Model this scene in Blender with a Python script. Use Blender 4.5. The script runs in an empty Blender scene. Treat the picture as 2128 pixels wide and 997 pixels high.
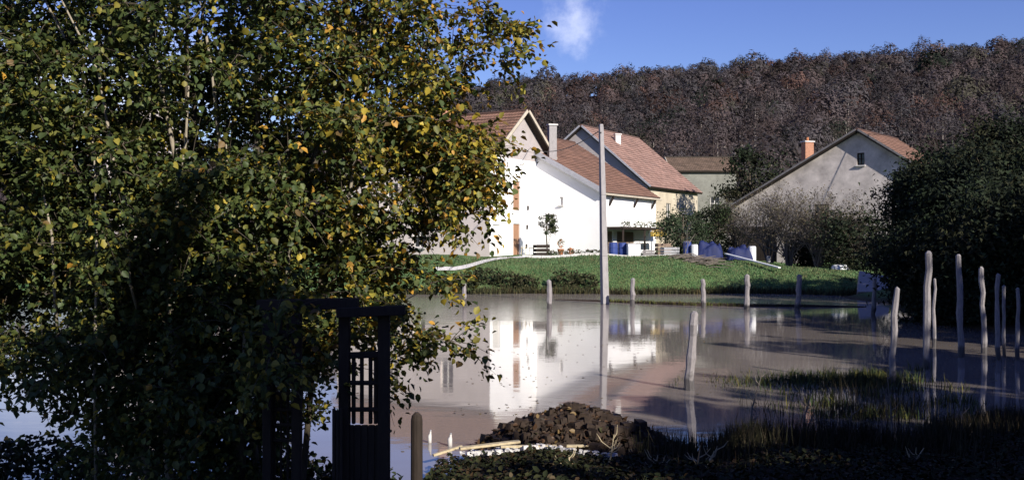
import bpy, math, random
import numpy as np
from mathutils import Vector, Matrix
from mathutils.geometry import tessellate_polygon
from mathutils import noise as mnoise

random.seed(7); RNG = np.random.default_rng(11)
R = math.radians
scene = bpy.context.scene
C = scene.collection

# ------------------------------------------------------------------ camera
H = 2.8; F = 2128.0; HORIZ = 505.0
cam_d = bpy.data.cameras.new('camera'); cam = bpy.data.objects.new('camera', cam_d); C.objects.link(cam)
cam.location = (0, 0, H); cam.rotation_euler = (R(90), 0, 0)
cam_d.sensor_width = 36; cam_d.lens = 36; cam_d.shift_y = (HORIZ - 498.5) / 2128.0
cam_d.clip_start = 0.1; cam_d.clip_end = 6000
scene.camera = cam

# ------------------------------------------------------------------ world
SUN_AZ = 35.0      # degrees to the right of straight behind the camera
SUN_EL = 27.0
w = bpy.data.worlds.new('World'); scene.world = w; w.use_nodes = True
nt = w.node_tree; nt.nodes.clear()
wo = nt.nodes.new('ShaderNodeOutputWorld'); bg = nt.nodes.new('ShaderNodeBackground'); bg.inputs[1].default_value = 0.095
sky = nt.nodes.new('ShaderNodeTexSky'); sky.sky_type = 'NISHITA'; sky.sun_disc = False
sky.sun_elevation = R(SUN_EL); sky.sun_rotation = R(180 - SUN_AZ)
sky.air_density = 1.0; sky.dust_density = 0.15; sky.ozone_density = 4.0; sky.altitude = 400
tc = nt.nodes.new('ShaderNodeTexCoord')
hs = nt.nodes.new('ShaderNodeHueSaturation'); hs.inputs['Hue'].default_value = .53; hs.inputs['Saturation'].default_value = 1.14; hs.inputs['Value'].default_value = .80
nt.links.new(sky.outputs[0], hs.inputs['Color'])
# fair-weather clouds: sparse patches from one noise over the whole sky, and two small cumuli
mp = nt.nodes.new('ShaderNodeMapping'); mp.inputs['Scale'].default_value = (2.2, 2.2, 5.0); mp.inputs['Location'].default_value = (3.1, 0.4, 0.9)
nt.links.new(tc.outputs['Generated'], mp.inputs[0])
nz = nt.nodes.new('ShaderNodeTexNoise'); nz.inputs['Scale'].default_value = 1.6; nz.inputs['Detail'].default_value = 9; nz.inputs['Roughness'].default_value = .58
nt.links.new(mp.outputs[0], nz.inputs[0])
rp = nt.nodes.new('ShaderNodeValToRGB'); rp.color_ramp.elements[0].position = .62; rp.color_ramp.elements[1].position = .86
rp.color_ramp.elements[1].color = (.8, .8, .8, 1)
nt.links.new(nz.outputs[0], rp.inputs[0])
nz2 = nt.nodes.new('ShaderNodeTexNoise'); nz2.inputs['Scale'].default_value = 19; nz2.inputs['Detail'].default_value = 11; nz2.inputs['Roughness'].default_value = .62; nt.links.new(tc.outputs['Generated'], nz2.inputs[0])
def cumulus(px, py, shape, amp, rmax, rmin, strength):
    cdir = Vector(((px - 1064) / F, 1.0, (HORIZ - py) / F)).normalized()
    vd = nt.nodes.new('ShaderNodeVectorMath'); vd.operation = 'SUBTRACT'; vd.inputs[1].default_value = cdir; nt.links.new(tc.outputs['Generated'], vd.inputs[0])
    vs = nt.nodes.new('ShaderNodeVectorMath'); vs.operation = 'MULTIPLY'; vs.inputs[1].default_value = shape; nt.links.new(vd.outputs[0], vs.inputs[0])
    vl = nt.nodes.new('ShaderNodeVectorMath'); vl.operation = 'LENGTH'; nt.links.new(vs.outputs[0], vl.inputs[0])
    ma = nt.nodes.new('ShaderNodeMath'); ma.operation = 'MULTIPLY_ADD'; ma.inputs[1].default_value = amp; nt.links.new(nz2.outputs[0], ma.inputs[0]); nt.links.new(vl.outputs['Value'], ma.inputs[2])
    mr = nt.nodes.new('ShaderNodeMapRange'); mr.interpolation_type = 'SMOOTHSTEP'; mr.inputs['From Min'].default_value = rmax; mr.inputs['From Max'].default_value = rmin; mr.inputs['To Max'].default_value = strength
    nt.links.new(ma.outputs[0], mr.inputs['Value']); return mr.outputs[0]
c_a = cumulus(1196, 36, (1.3, 1, .85), .15, .122, .055, .48)
c_b = cumulus(120, 190, (.42, .5, 1.15), .12, .165, .06, .55)
c_m = nt.nodes.new('ShaderNodeMath'); c_m.operation = 'MAXIMUM'; nt.links.new(c_a, c_m.inputs[0]); nt.links.new(c_b, c_m.inputs[1])
mx = nt.nodes.new('ShaderNodeMath'); mx.operation = 'MAXIMUM'; nt.links.new(rp.outputs[0], mx.inputs[0]); nt.links.new(c_m.outputs[0], mx.inputs[1])
cm = nt.nodes.new('ShaderNodeMix'); cm.data_type = 'RGBA'; cm.inputs['B'].default_value = (8.2, 8.4, 9.6, 1)
nt.links.new(mx.outputs[0], cm.inputs['Factor']); nt.links.new(hs.outputs[0], cm.inputs['A'])
nt.links.new(cm.outputs['Result'], bg.inputs[0]); nt.links.new(bg.outputs[0], wo.inputs[0])

# ------------------------------------------------------------------ sun and exposure
sd = bpy.data.lights.new('sun', 'SUN'); sd.energy = 4.6; sd.angle = R(.53); sd.color = (1, .93, .82)
so = bpy.data.objects.new('sun', sd); C.objects.link(so)
SUND = Vector((math.sin(R(SUN_AZ)) * math.cos(R(SUN_EL)), -math.cos(R(SUN_AZ)) * math.cos(R(SUN_EL)), math.sin(R(SUN_EL))))
so.rotation_euler = SUND.to_track_quat('Z', 'Y').to_euler(); so.location = (30, -40, 40)
vset = scene.view_settings; vset.view_transform = 'Standard'; vset.look = 'None'; vset.exposure = 0.75; vset.gamma = 1.0; vset.use_curve_mapping = False

# ------------------------------------------------------------------ helpers
def P(px, py, d): return Vector(((px - 1064) / F * d, d, H + (HORIZ - py) / F * d))
def X(px, d): return (px - 1064) / F * d
def Z(py, d): return H + (HORIZ - py) / F * d

MATS = {}
def mat(name, col, rough=.85, var=.25, scale=6.0, col2=None, bump=0.0, spec=.3, attr=None, translucent=0.0, detail=6.0, stretch=(1, 1, 1)):
    """noise-mottled principled material; attr multiplies a per-face colour in"""
    m = bpy.data.materials.new(name); m.use_nodes = True; n = m.node_tree; b = n.nodes['Principled BSDF']
    b.inputs['Roughness'].default_value = rough; b.inputs['Specular IOR Level'].default_value = spec
    t = n.nodes.new('ShaderNodeTexCoord'); mpn = n.nodes.new('ShaderNodeMapping'); mpn.inputs['Scale'].default_value = stretch
    n.links.new(t.outputs['Object'], mpn.inputs[0])
    z = n.nodes.new('ShaderNodeTexNoise'); z.inputs['Scale'].default_value = scale; z.inputs['Detail'].default_value = detail; z.inputs['Roughness'].default_value = .65
    n.links.new(mpn.outputs[0], z.inputs[0])
    r = n.nodes.new('ShaderNodeValToRGB'); r.color_ramp.elements[0].position = .3; r.color_ramp.elements[1].position = .7
    c2 = col2 or tuple(c * (1 - var) for c in col)
    r.color_ramp.elements[0].color = (*c2, 1); r.color_ramp.elements[1].color = (*(tuple(min(1, c * (1 + var * .4)) for c in col) if not col2 else col), 1)
    n.links.new(z.outputs[0], r.inputs[0]); out = r.outputs[0]
    if attr:
        a = n.nodes.new('ShaderNodeAttribute'); a.attribute_name = attr
        q = n.nodes.new('ShaderNodeMix'); q.data_type = 'RGBA'; q.blend_type = 'MULTIPLY'; q.inputs['Factor'].default_value = 1
        n.links.new(out, q.inputs['A']); n.links.new(a.outputs['Color'], q.inputs['B']); out = q.outputs['Result']
    n.links.new(out, b.inputs['Base Color'])
    if bump:
        bn = n.nodes.new('ShaderNodeBump'); bn.inputs['Strength'].default_value = bump; bn.inputs['Distance'].default_value = .02
        n.links.new(z.outputs[0], bn.inputs['Height']); n.links.new(bn.outputs[0], b.inputs['Normal'])
    if translucent:
        tr = n.nodes.new('ShaderNodeBsdfTranslucent'); ms = n.nodes.new('ShaderNodeMixShader'); ms.inputs[0].default_value = translucent
        n.links.new(out, tr.inputs[0]); n.links.new(b.outputs[0], ms.inputs[1]); n.links.new(tr.outputs[0], ms.inputs[2])
        n.links.new(ms.outputs[0], n.nodes['Material Output'].inputs[0])
    MATS[name] = m; return m

def tag(o, label=None, cat=None, group=None, kind=None):
    if label: o['label'] = label
    if cat: o['category'] = cat
    if group: o['group'] = group
    if kind: o['kind'] = kind
    return o
def empty(name, loc=(0, 0, 0)):
    o = bpy.data.objects.new(name, None); o.empty_display_size = .2; C.objects.link(o); o.location = loc; return o
def attach(o, parent):
    if parent is not None:
        o.parent = parent
        if parent.type == 'EMPTY': o.matrix_parent_inverse = Matrix.Translation(parent.location).inverted()
    return o

def fast(name, V, Fc, m, parent=None, col=None, smooth=False):
    """triangle mesh from numpy arrays; col = per-face rgb"""
    V = np.asarray(V, np.float32).reshape(-1, 3); Fc = np.asarray(Fc, np.int32).reshape(-1, 3)
    me = bpy.data.meshes.new(name); me.vertices.add(len(V)); me.vertices.foreach_set('co', V.ravel())
    me.loops.add(Fc.size); me.loops.foreach_set('vertex_index', Fc.ravel())
    me.polygons.add(len(Fc)); me.polygons.foreach_set('loop_start', np.arange(0, Fc.size, 3, dtype=np.int32))
    if col is not None:
        a = me.attributes.new('col', 'FLOAT_COLOR', 'FACE'); c4 = np.ones((len(Fc), 4), np.float32); c4[:, :3] = col; a.data.foreach_set('color', c4.ravel())
    me.update(calc_edges=True); me.validate()
    if smooth: me.polygons.foreach_set('use_smooth', np.ones(len(Fc), bool))
    me.materials.append(m); o = bpy.data.objects.new(name, me); C.objects.link(o); return attach(o, parent)

class MB:
    def __init__(s): s.v = []; s.f = []; s.uv = {}
    def quad(s, a, b, c, d, uv=None):
        i = len(s.v); s.v += [tuple(a), tuple(b), tuple(c), tuple(d)]; s.f.append((i, i + 1, i + 2, i + 3))
        if uv: s.uv[len(s.f) - 1] = uv
    def poly(s, pts):
        i = len(s.v); s.v += [tuple(p) for p in pts]; s.f.append(tuple(range(i, i + len(pts))))
    def hexa(s, p):      # 8 points: bottom 4 ccw, top 4 ccw
        i = len(s.v); s.v += [tuple(q) for q in p]
        for f in ((3, 2, 1, 0), (4, 5, 6, 7), (0, 1, 5, 4), (1, 2, 6, 5), (2, 3, 7, 6), (3, 0, 4, 7)): s.f.append(tuple(i + k for k in f))
    def box(s, c, size, rz=0.0, taper=1.0, jit=0.0):
        cx, cy, cz = c; a, b, h = size[0] / 2, size[1] / 2, size[2] / 2; co, si = math.cos(rz), math.sin(rz); p = []
        for zz, k in ((-h, 1), (h, taper)):
            for x, y in ((-a, -b), (a, -b), (a, b), (-a, b)):
                x *= k; y *= k; p.append((cx + x * co - y * si + random.uniform(-jit, jit), cy + x * si + y * co + random.uniform(-jit, jit), cz + zz + random.uniform(-jit, jit)))
        s.hexa(p)
    def beam(s, p0, p1, wd, ht, up=(0, 0, 1)):
        p0 = Vector(p0); p1 = Vector(p1); d = (p1 - p0).normalized(); u = Vector(up)
        if abs(d.dot(u)) > .98: u = Vector((0, 1, 0))
        sd_ = d.cross(u).normalized() * wd / 2; u = sd_.cross(d).normalized() * ht / 2
        s.hexa([p0 - sd_ - u, p0 + sd_ - u, p1 + sd_ - u, p1 - sd_ - u, p0 - sd_ + u, p0 + sd_ + u, p1 + sd_ + u, p1 - sd_ + u])
    def tube(s, path, rad, n=6, cap=True):
        path = [Vector(p) for p in path]; rings = []
        for k, p in enumerate(path):
            d = (path[min(k + 1, len(path) - 1)] - path[max(k - 1, 0)])
            d = d.normalized() if d.length > 1e-9 else Vector((0, 0, 1))
            a = d.cross(Vector((.31, .95, .05))); a = a.normalized() if a.length > 1e-4 else Vector((1, 0, 0)); b = d.cross(a)
            r = rad[k] if hasattr(rad, '__len__') else rad; i = len(s.v)
            for j in range(n):
                t = 2 * math.pi * j / n; q = p + (a * math.cos(t) + b * math.sin(t)) * r; s.v.append(tuple(q))
            rings.append(i)
        for k in range(len(rings) - 1):
            for j in range(n): s.f.append((rings[k] + j, rings[k] + (j + 1) % n, rings[k + 1] + (j + 1) % n, rings[k + 1] + j))
        if cap:
            s.f.append(tuple(rings[0] + j for j in range(n - 1, -1, -1))); s.f.append(tuple(rings[-1] + j for j in range(n)))
    def build(s, name, m, parent=None, smooth=False, bevel=0.0):
        me = bpy.data.meshes.new(name); me.from_pydata(s.v, [], s.f)
        if s.uv:
            u = me.uv_layers.new(name='UVMap')
            for fi, uv in s.uv.items():
                for li, t in zip(me.polygons[fi].loop_indices, uv): u.data[li].uv = t
        me.update()
        if smooth:
            for p in me.polygons: p.use_smooth = True
        me.materials.append(m); o = bpy.data.objects.new(name, me); C.objects.link(o)
        if bevel:
            b = o.modifiers.new('bevel', 'BEVEL'); b.width = bevel; b.segments = 2; b.limit_method = 'ANGLE'
        return attach(o, parent)

def rdirs(n):
    v = RNG.normal(size=(n, 3)); return v / np.linalg.norm(v, axis=1, keepdims=True)
def unit(a): return a / np.maximum(np.linalg.norm(a, axis=-1, keepdims=True), 1e-9)

def leaves(pos, axis, nrm, length, width, fold=.18):
    """folded pointed leaves: 6 vertices, 4 triangles each"""
    axis = unit(axis); side = unit(np.cross(axis, nrm)); up = np.cross(side, axis)
    L = length[:, None]; Wd = width[:, None]
    tip = pos + axis * L - up * L * .12
    def edge(f, w_, sg): return pos + axis * L * f + side * (sg * .5) * Wd * w_ + up * Wd * fold * w_
    V = np.stack([pos, edge(.22, .78, 1), edge(.6, .92, 1), tip, edge(.6, .92, -1), edge(.22, .78, -1)], 1).reshape(-1, 3)
    k = np.arange(len(pos))[:, None] * 6
    Fc = np.concatenate([k + np.array([[0, 2, 1]]), k + np.array([[0, 3, 2]]), k + np.array([[0, 4, 3]]), k + np.array([[0, 5, 4]])], 1).reshape(-1, 3)
    return V, Fc
def flakes(pos, size, dirs=None, aspect=.6):
    """single triangles for far foliage"""
    n = len(pos); a = rdirs(n) if dirs is None else unit(dirs); b = unit(np.cross(a, rdirs(n))); s_ = np.asarray(size).reshape(-1, 1)
    V = np.stack([pos - a * s_ * .5 - b * s_ * aspect * .5, pos - a * s_ * .3 + b * s_ * aspect * .5, pos + a * s_ * .6], 1).reshape(-1, 3)
    return V, np.arange(3 * n).reshape(-1, 3)

# ------------------------------------------------------------------ terrain
def sm(a, b, x): t = np.clip((x - a) / (b - a), 0, 1); return t * t * (3 - 2 * t)
SKX = np.array([-3000, 0, 500, 800, 1090, 1250, 1400, 1650, 1900, 2128, 2600, 5000]); SKY_ = np.array([345, 330, 285, 215, 152, 146, 128, 108, 95, 72, 60, 90])
def near_shore(x): return 9.2 + 4.5 * sm(-1.25, -.75, x) + .35 * np.sin(x * 1.9 + .5) + .2 * np.sin(x * 4.3) + 1.4 * sm(4, 8, x)
def far_shore(x): return 56.6 + .35 * np.sin(x * .55 + 1) + .2 * np.sin(x * 1.7) - 3.0 * sm(13, 22, x)
def tz(x, y):
    x = np.asarray(x, float); y = np.asarray(y, float)
    ns = near_shore(x); near = np.clip((ns - y) * .125, -.8, 1.15 + 0 * y)
    fs = far_shore(x); top = 1.95 - .75 * sm(10, 20, x); t = (y - fs)
    far = np.where(t < 0, np.clip(t * .3, -.8, 0), top * sm(-2.0, 6.6, t) * 1.0 - top * sm(-2.0, 6.6, 0 * t) * (1 - sm(0, 3, t)))
    far = far + np.clip(y - 68, 0, 60) * .012
    rs = 15.2 + (y - 30) * .10 + .4 * np.sin(y * .7); right = np.where((y > 16) & (y < 62), np.clip((x - rs) * .22, -.8, .75), -.8)
    z = np.maximum(np.maximum(near, far), right)
    px = 1064 + x / np.maximum(y, 60.) * F
    skyy = np.interp(px, SKX, SKY_); ztop = H + (HORIZ - skyy) / F * 430 - 10
    tt = np.clip((y - 118) / 312, 0, 1); hill = (ztop - 2.6) * tt ** 1.05
    hill = np.where(y > 430, (ztop - 2.6) * np.clip(1 - (y - 430) / 2400, .3, 1), hill)
    return z + np.maximum(hill, 0) + np.where(y < 62, .03, .12) * np.sin(x * .9 + y * .7) * np.sin(y * 1.1 - x * .4)

def grow(a, b, s0, k):
    out = [a]; s = s0
    while out[-1] < b: out.append(out[-1] + s); s *= k
    return out
xs = np.arange(-45, 45.01, .6); xs = np.concatenate([-np.array(grow(45.6, 2600, 1, 1.12))[::-1], xs, np.array(grow(45.6, 2600, 1, 1.12))])
ys = np.concatenate([-np.array(grow(6.6, 300, 1, 1.25))[::-1], np.arange(-6, 16, .3), np.arange(16, 76, .6), np.array(grow(76.3, 3200, 1, 1.06))])
GX, GY = np.meshgrid(xs, ys); GZ = tz(GX, GY); nx, ny = len(xs), len(ys)
V = np.stack([GX, GY, GZ], -1).reshape(-1, 3)
i0 = (np.arange(ny - 1)[:, None] * nx + np.arange(nx - 1)[None]).ravel()
Fc = np.concatenate([np.stack([i0, i0 + 1, i0 + nx + 1], 1), np.stack([i0, i0 + nx + 1, i0 + nx], 1)])

def ground_material():
    m = bpy.data.materials.new('ground'); m.use_nodes = True; n = m.node_tree; b = n.nodes['Principled BSDF']; b.inputs['Roughness'].default_value = .95; b.inputs['Specular IOR Level'].default_value = .15
    g = n.nodes.new('ShaderNodeNewGeometry'); sp = n.nodes.new('ShaderNodeSeparateXYZ'); n.links.new(g.outputs['Position'], sp.inputs[0])
    def noise(sc, det=6):
        z = n.nodes.new('ShaderNodeTexNoise'); z.inputs['Scale'].default_value = sc; z.inputs['Detail'].default_value = det; n.links.new(g.outputs['Position'], z.inputs[0]); return z
    def ramp(src, p0, c0, p1, c1):
        r = n.nodes.new('ShaderNodeValToRGB'); e = r.color_ramp.elements; e[0].position = p0; e[1].position = p1; e[0].color = (*c0, 1); e[1].color = (*c1, 1); n.links.new(src, r.inputs[0]); return r.outputs[0]
    def mix(f, a, b_):
        q = n.nodes.new('ShaderNodeMix'); q.data_type = 'RGBA'; n.links.new(f, q.inputs['Factor']); n.links.new(a, q.inputs['A']); n.links.new(b_, q.inputs['B']); return q.outputs['Result']
    def mrange(src, a, b_):
        q = n.nodes.new('ShaderNodeMapRange'); q.inputs['From Min'].default_value = a; q.inputs['From Max'].default_value = b_; n.links.new(src, q.inputs['Value']); return q.outputs[0]
    n1 = noise(1.1); n2 = noise(9)
    grass = mix(ramp(n1.outputs[0], .42, (0, 0, 0), .62, (1, 1, 1)), ramp(n2.outputs[0], .3, (.045, .095, .032), .7, (.075, .145, .05)), ramp(n2.outputs[0], .3, (.07, .115, .04), .7, (.12, .155, .06)))
    soil = ramp(n2.outputs[0], .3, (.012, .010, .008), .7, (.05, .038, .026))
    wood = ramp(n1.outputs[0], .3, (.03, .022, .02), .7, (.07, .05, .042))
    c = mix(mrange(sp.outputs['Y'], 40, 52), soil, grass)
    ad = n.nodes.new('ShaderNodeMath'); ad.operation = 'MULTIPLY_ADD'; ad.inputs[1].default_value = .35; n.links.new(n2.outputs[0], ad.inputs[0]); n.links.new(sp.outputs['Z'], ad.inputs[2])
    mud = ramp(n2.outputs[0], .3, (.03, .022, .015), .7, (.085, .065, .045))
    c = mix(mrange(ad.outputs[0], .22, .38), mud, c)
    c = mix(mrange(sp.outputs['Y'], 112, 135), c, wood)
    n.links.new(c, b.inputs['Base Color'])
    bn = n.nodes.new('ShaderNodeBump'); bn.inputs['Strength'].default_value = .8; bn.inputs['Distance'].default_value = .08; n.links.new(n2.outputs[0], bn.inputs['Height']); n.links.new(bn.outputs[0], b.inputs['Normal'])
    return m
gm = ground_material()
ground = tag(fast('ground', V, Fc, gm, smooth=True), kind='structure')

# ------------------------------------------------------------------ flood water
def water_material():
    m = bpy.data.materials.new('flood_water'); m.use_nodes = True; n = m.node_tree; b = n.nodes['Principled BSDF']
    b.inputs['IOR'].default_value = 1.36; b.inputs['Specular IOR Level'].default_value = .75
    g = n.nodes.new('ShaderNodeNewGeometry'); sp = n.nodes.new('ShaderNodeSeparateXYZ'); n.links.new(g.outputs['Position'], sp.inputs[0])
    def math_(op, a, bb, c=None):
        q = n.nodes.new('ShaderNodeMath'); q.operation = op
        for k, vv in enumerate((a, bb, c)):
            if vv is None: continue
            if isinstance(vv, (int, float)): q.inputs[k].default_value = vv
            else: n.links.new(vv, q.inputs[k])
        return q.outputs[0]
    mpp = n.nodes.new('ShaderNodeMapping'); mpp.inputs['Scale'].default_value = (.5, 1, 1); n.links.new(g.outputs['Position'], mpp.inputs[0])
    def noise(sc, det, src=None):
        z = n.nodes.new('ShaderNodeTexNoise'); z.inputs['Scale'].default_value = sc; z.inputs['Detail'].default_value = det; n.links.new(src or mpp.outputs[0], z.inputs[0]); return z.outputs[0]
    big = noise(.22, 3); cl = n.nodes.new('ShaderNodeMapRange'); cl.inputs['From Min'].default_value = .3; cl.inputs['From Max'].default_value = .7
    n.links.new(big, cl.inputs['Value'])
    mc = n.nodes.new('ShaderNodeMix'); mc.data_type = 'RGBA'; mc.inputs['A'].default_value = (.18, .153, .135, 1); mc.inputs['B'].default_value = (.24, .208, .188, 1)
    n.links.new(cl.outputs[0], mc.inputs['Factor']); n.links.new(mc.outputs['Result'], b.inputs['Base Color'])
    # breeze ruffles the far strip of the flood; the sheltered near part is almost flat
    edge = math_('MULTIPLY', math_('MAXIMUM', math_('SUBTRACT', sp.outputs['X'], 7.0), 0.0), 1.0)
    dd = math_('SUBTRACT', math_('SUBTRACT', sp.outputs['Y'], edge), math_('MULTIPLY_ADD', big, 3.0, 34.8))
    rf = n.nodes.new('ShaderNodeMapRange'); rf.interpolation_type = 'SMOOTHSTEP'; rf.inputs['From Min'].default_value = -.5; rf.inputs['From Max'].default_value = 2.4; n.links.new(dd, rf.inputs['Value'])
    rgh = math_('MULTIPLY_ADD', rf.outputs[0], .10, .045); n.links.new(rgh, b.inputs['Roughness'])
    hgt = math_('ADD', math_('MULTIPLY', noise(3.2, 3), math_('MULTIPLY_ADD', rf.outputs[0], .009, .0012)), math_('MULTIPLY', noise(.9, 2), .0016))
    bn = n.nodes.new('ShaderNodeBump'); bn.inputs['Strength'].default_value = 1; bn.inputs['Distance'].default_value = 1; n.links.new(hgt, bn.inputs['Height']); n.links.new(bn.outputs[0], b.inputs['Normal'])
    return m
wb = MB(); wb.quad((-160, -6, 0), (160, -6, 0), (160, 63, 0), (-160, 63, 0)); tag(wb.build('flood_water', water_material()), kind='structure')

# ------------------------------------------------------------------ materials
M = lambda n: MATS[n]
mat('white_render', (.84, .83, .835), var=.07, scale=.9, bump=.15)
mat('pink_grey_wall', (.38, .34, .335), var=.15, scale=1.5, bump=.2)
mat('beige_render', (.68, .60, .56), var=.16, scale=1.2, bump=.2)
mat('cream_render', (.50, .44, .34), var=.25, scale=1.0, bump=.2)
mat('grey_stone', (.54, .485, .46), var=.42, scale=1.1, bump=.4)
mat('green_grey_wall', (.20, .20, .175), var=.3, scale=1.3)
mat('brown_wall', (.22, .16, .12), var=.3, scale=2)
mat('verge_grey', (.36, .36, .40), var=.2, scale=4)
mat('verge_dark', (.17, .16, .165), var=.3, scale=4)
mat('verge_pale', (.48, .42, .34), var=.2, scale=4)
mat('dark_wood', (.028, .020, .016), var=.4, scale=7, stretch=(3, 3, .6), bump=.3)
mat('door_brown', (.30, .165, .10), var=.25, scale=5, stretch=(3, 3, .4))
mat('pane', (.03, .035, .04), rough=.08, spec=.6, var=.1)
mat('frame_white', (.6, .58, .55), var=.1)
mat('zinc', (.28, .29, .30), rough=.5, var=.2)
mat('brick', (.40, .20, .13), var=.35, scale=9)
mat('concrete', (.29, .275, .28), var=.22, scale=5, bump=.3, stretch=(2, 2, .7))
mat('concrete_pale', (.55, .53, .52), var=.2, scale=4)
mat('weathered_wood', (.25, .23, .235), var=.4, scale=14, stretch=(4, 4, .5), bump=.4)
def wet_foot(m):      # dark tide mark on the drowned posts
    n = m.node_tree; b = n.nodes['Principled BSDF']; src = b.inputs['Base Color'].links[0].from_socket
    g = n.nodes.new('ShaderNodeNewGeometry'); sp = n.nodes.new('ShaderNodeSeparateXYZ'); n.links.new(g.outputs['Position'], sp.inputs[0])
    nz_ = n.nodes.new('ShaderNodeTexNoise'); nz_.inputs['Scale'].default_value = 6; n.links.new(g.outputs['Position'], nz_.inputs[0])
    a = n.nodes.new('ShaderNodeMath'); a.operation = 'MULTIPLY_ADD'; a.inputs[1].default_value = -.4; n.links.new(nz_.outputs[0], a.inputs[0]); n.links.new(sp.outputs['Z'], a.inputs[2])
    r = n.nodes.new('ShaderNodeMapRange'); r.inputs['From Min'].default_value = .0; r.inputs['From Max'].default_value = .12; r.inputs['To Min'].default_value = .32; r.inputs['To Max'].default_value = 1; n.links.new(a.outputs[0], r.inputs['Value'])
    q = n.nodes.new('ShaderNodeMix'); q.data_type = 'RGBA'; q.blend_type = 'MULTIPLY'; q.inputs['Factor'].default_value = 1; n.links.new(src, q.inputs['A']); n.links.new(r.outputs[0], q.inputs['B']); n.links.new(q.outputs['Result'], b.inputs['Base Color'])
wet_foot(MATS['weathered_wood'])
mat('bark', (.085, .07, .05), var=.5, scale=18, stretch=(2, 2, .6), bump=.5)
mat('pale_bark', (.30, .26, .20), var=.4, scale=16, stretch=(2, 2, .6), bump=.4)
mat('leaf', (1, 1, 1), rough=.55, var=.25, scale=30, attr='col', translucent=.28, spec=.35)
mat('foliage', (1, 1, 1), rough=.8, var=.3, scale=3, attr='col', spec=.12)
mat('twig', (.17, .145, .125), var=.4, scale=12)
mat('compost', (.036, .023, .016), var=.6, scale=14, bump=.6)
mat('blue_plastic', (.035, .06, .22), rough=.45, var=.2)
mat('blue_tarp', (.010, .018, .085), rough=.7, var=.3, scale=4)
mat('white_enamel', (.72, .73, .76), rough=.35, var=.06)
mat('grey_plastic', (.30, .30, .32), rough=.6, var=.2)
mat('terracotta', (.42, .17, .08), var=.25)
mat('yellow_paint', (.42, .30, .07), var=.2)
mat('straw', (.48, .40, .26), var=.35, scale=20)
mat('iron', (.05, .045, .045), rough=.6, var=.3)
mat('black_rubber', (.02, .02, .022), rough=.7)

def tile_material(name, a, b_, dark):
    m = bpy.data.materials.new(name); m.use_nodes = True; n = m.node_tree; p = n.nodes['Principled BSDF']; p.inputs['Roughness'].default_value = .9; p.inputs['Specular IOR Level'].default_value = .2
    u = n.nodes.new('ShaderNodeUVMap'); br = n.nodes.new('ShaderNodeTexBrick'); br.inputs['Scale'].default_value = 1; br.inputs['Brick Width'].default_value = .24; br.inputs['Row Height'].default_value = .34
    br.inputs['Mortar Size'].default_value = .018; br.inputs['Color1'].default_value = (*a, 1); br.inputs['Color2'].default_value = (*b_, 1); br.inputs['Mortar'].default_value = (*dark, 1)
    n.links.new(u.outputs[0], br.inputs[0])
    z = n.nodes.new('ShaderNodeTexNoise'); z.inputs['Scale'].default_value = .9; z.inputs['Detail'].default_value = 7; z.inputs['Roughness'].default_value = .7; n.links.new(u.outputs[0], z.inputs[0])
    r = n.nodes.new('ShaderNodeValToRGB'); r.color_ramp.elements[0].position = .3; r.color_ramp.elements[0].color = (.55, .56, .55, 1); r.color_ramp.elements[1].position = .7; r.color_ramp.elements[1].color = (1.1, 1.05, 1.0, 1); n.links.new(z.outputs[0], r.inputs[0])
    q = n.nodes.new('ShaderNodeMix'); q.data_type = 'RGBA'; q.blend_type = 'MULTIPLY'; q.inputs['Factor'].default_value = 1; n.links.new(br.outputs[0], q.inputs['A']); n.links.new(r.outputs[0], q.inputs['B']); n.links.new(q.outputs['Result'], p.inputs['Base Color'])
    bn = n.nodes.new('ShaderNodeBump'); bn.inputs['Strength'].default_value = .6; bn.inputs['Distance'].default_value = .03; n.links.new(br.outputs['Fac'], bn.inputs['Height']); bn.invert = True; n.links.new(bn.outputs[0], p.inputs['Normal'])
    MATS[name] = m
tile_material('tiles_brown', (.33, .19, .14), (.24, .14, .105), (.10, .06, .05))
tile_material('tiles_pink', (.43, .28, .24), (.31, .19, .16), (.14, .09, .08))
tile_material('tiles_old', (.24, .17, .13), (.17, .12, .09), (.06, .05, .04))

# ------------------------------------------------------------------ houses
def wall_face(mb, o, u, outline, holes, reveal, inward):
    """outline and holes in (along, height) metres on the plane o + u*a + z*h"""
    def w3(p): return o + u * p[0] + Vector((0, 0, p[1]))
    loops = [[Vector((a, h, 0)) for a, h in outline]] + [[Vector((a, h, 0)) for a, h in hl] for hl in holes]
    flat = [p for l in loops for p in l]
    for t in tessellate_polygon(loops): mb.poly([w3((flat[i].x, flat[i].y)) for i in t])
    for hl in holes:
        for k in range(4):
            a, b_ = w3(hl[k]), w3(hl[(k + 1) % 4]); mb.quad(a, b_, b_ + inward * reveal, a + inward * reveal)
def rect(a0, a1, h0, h1): return [(a0, h0), (a1, h0), (a1, h1), (a0, h1)]

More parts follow.
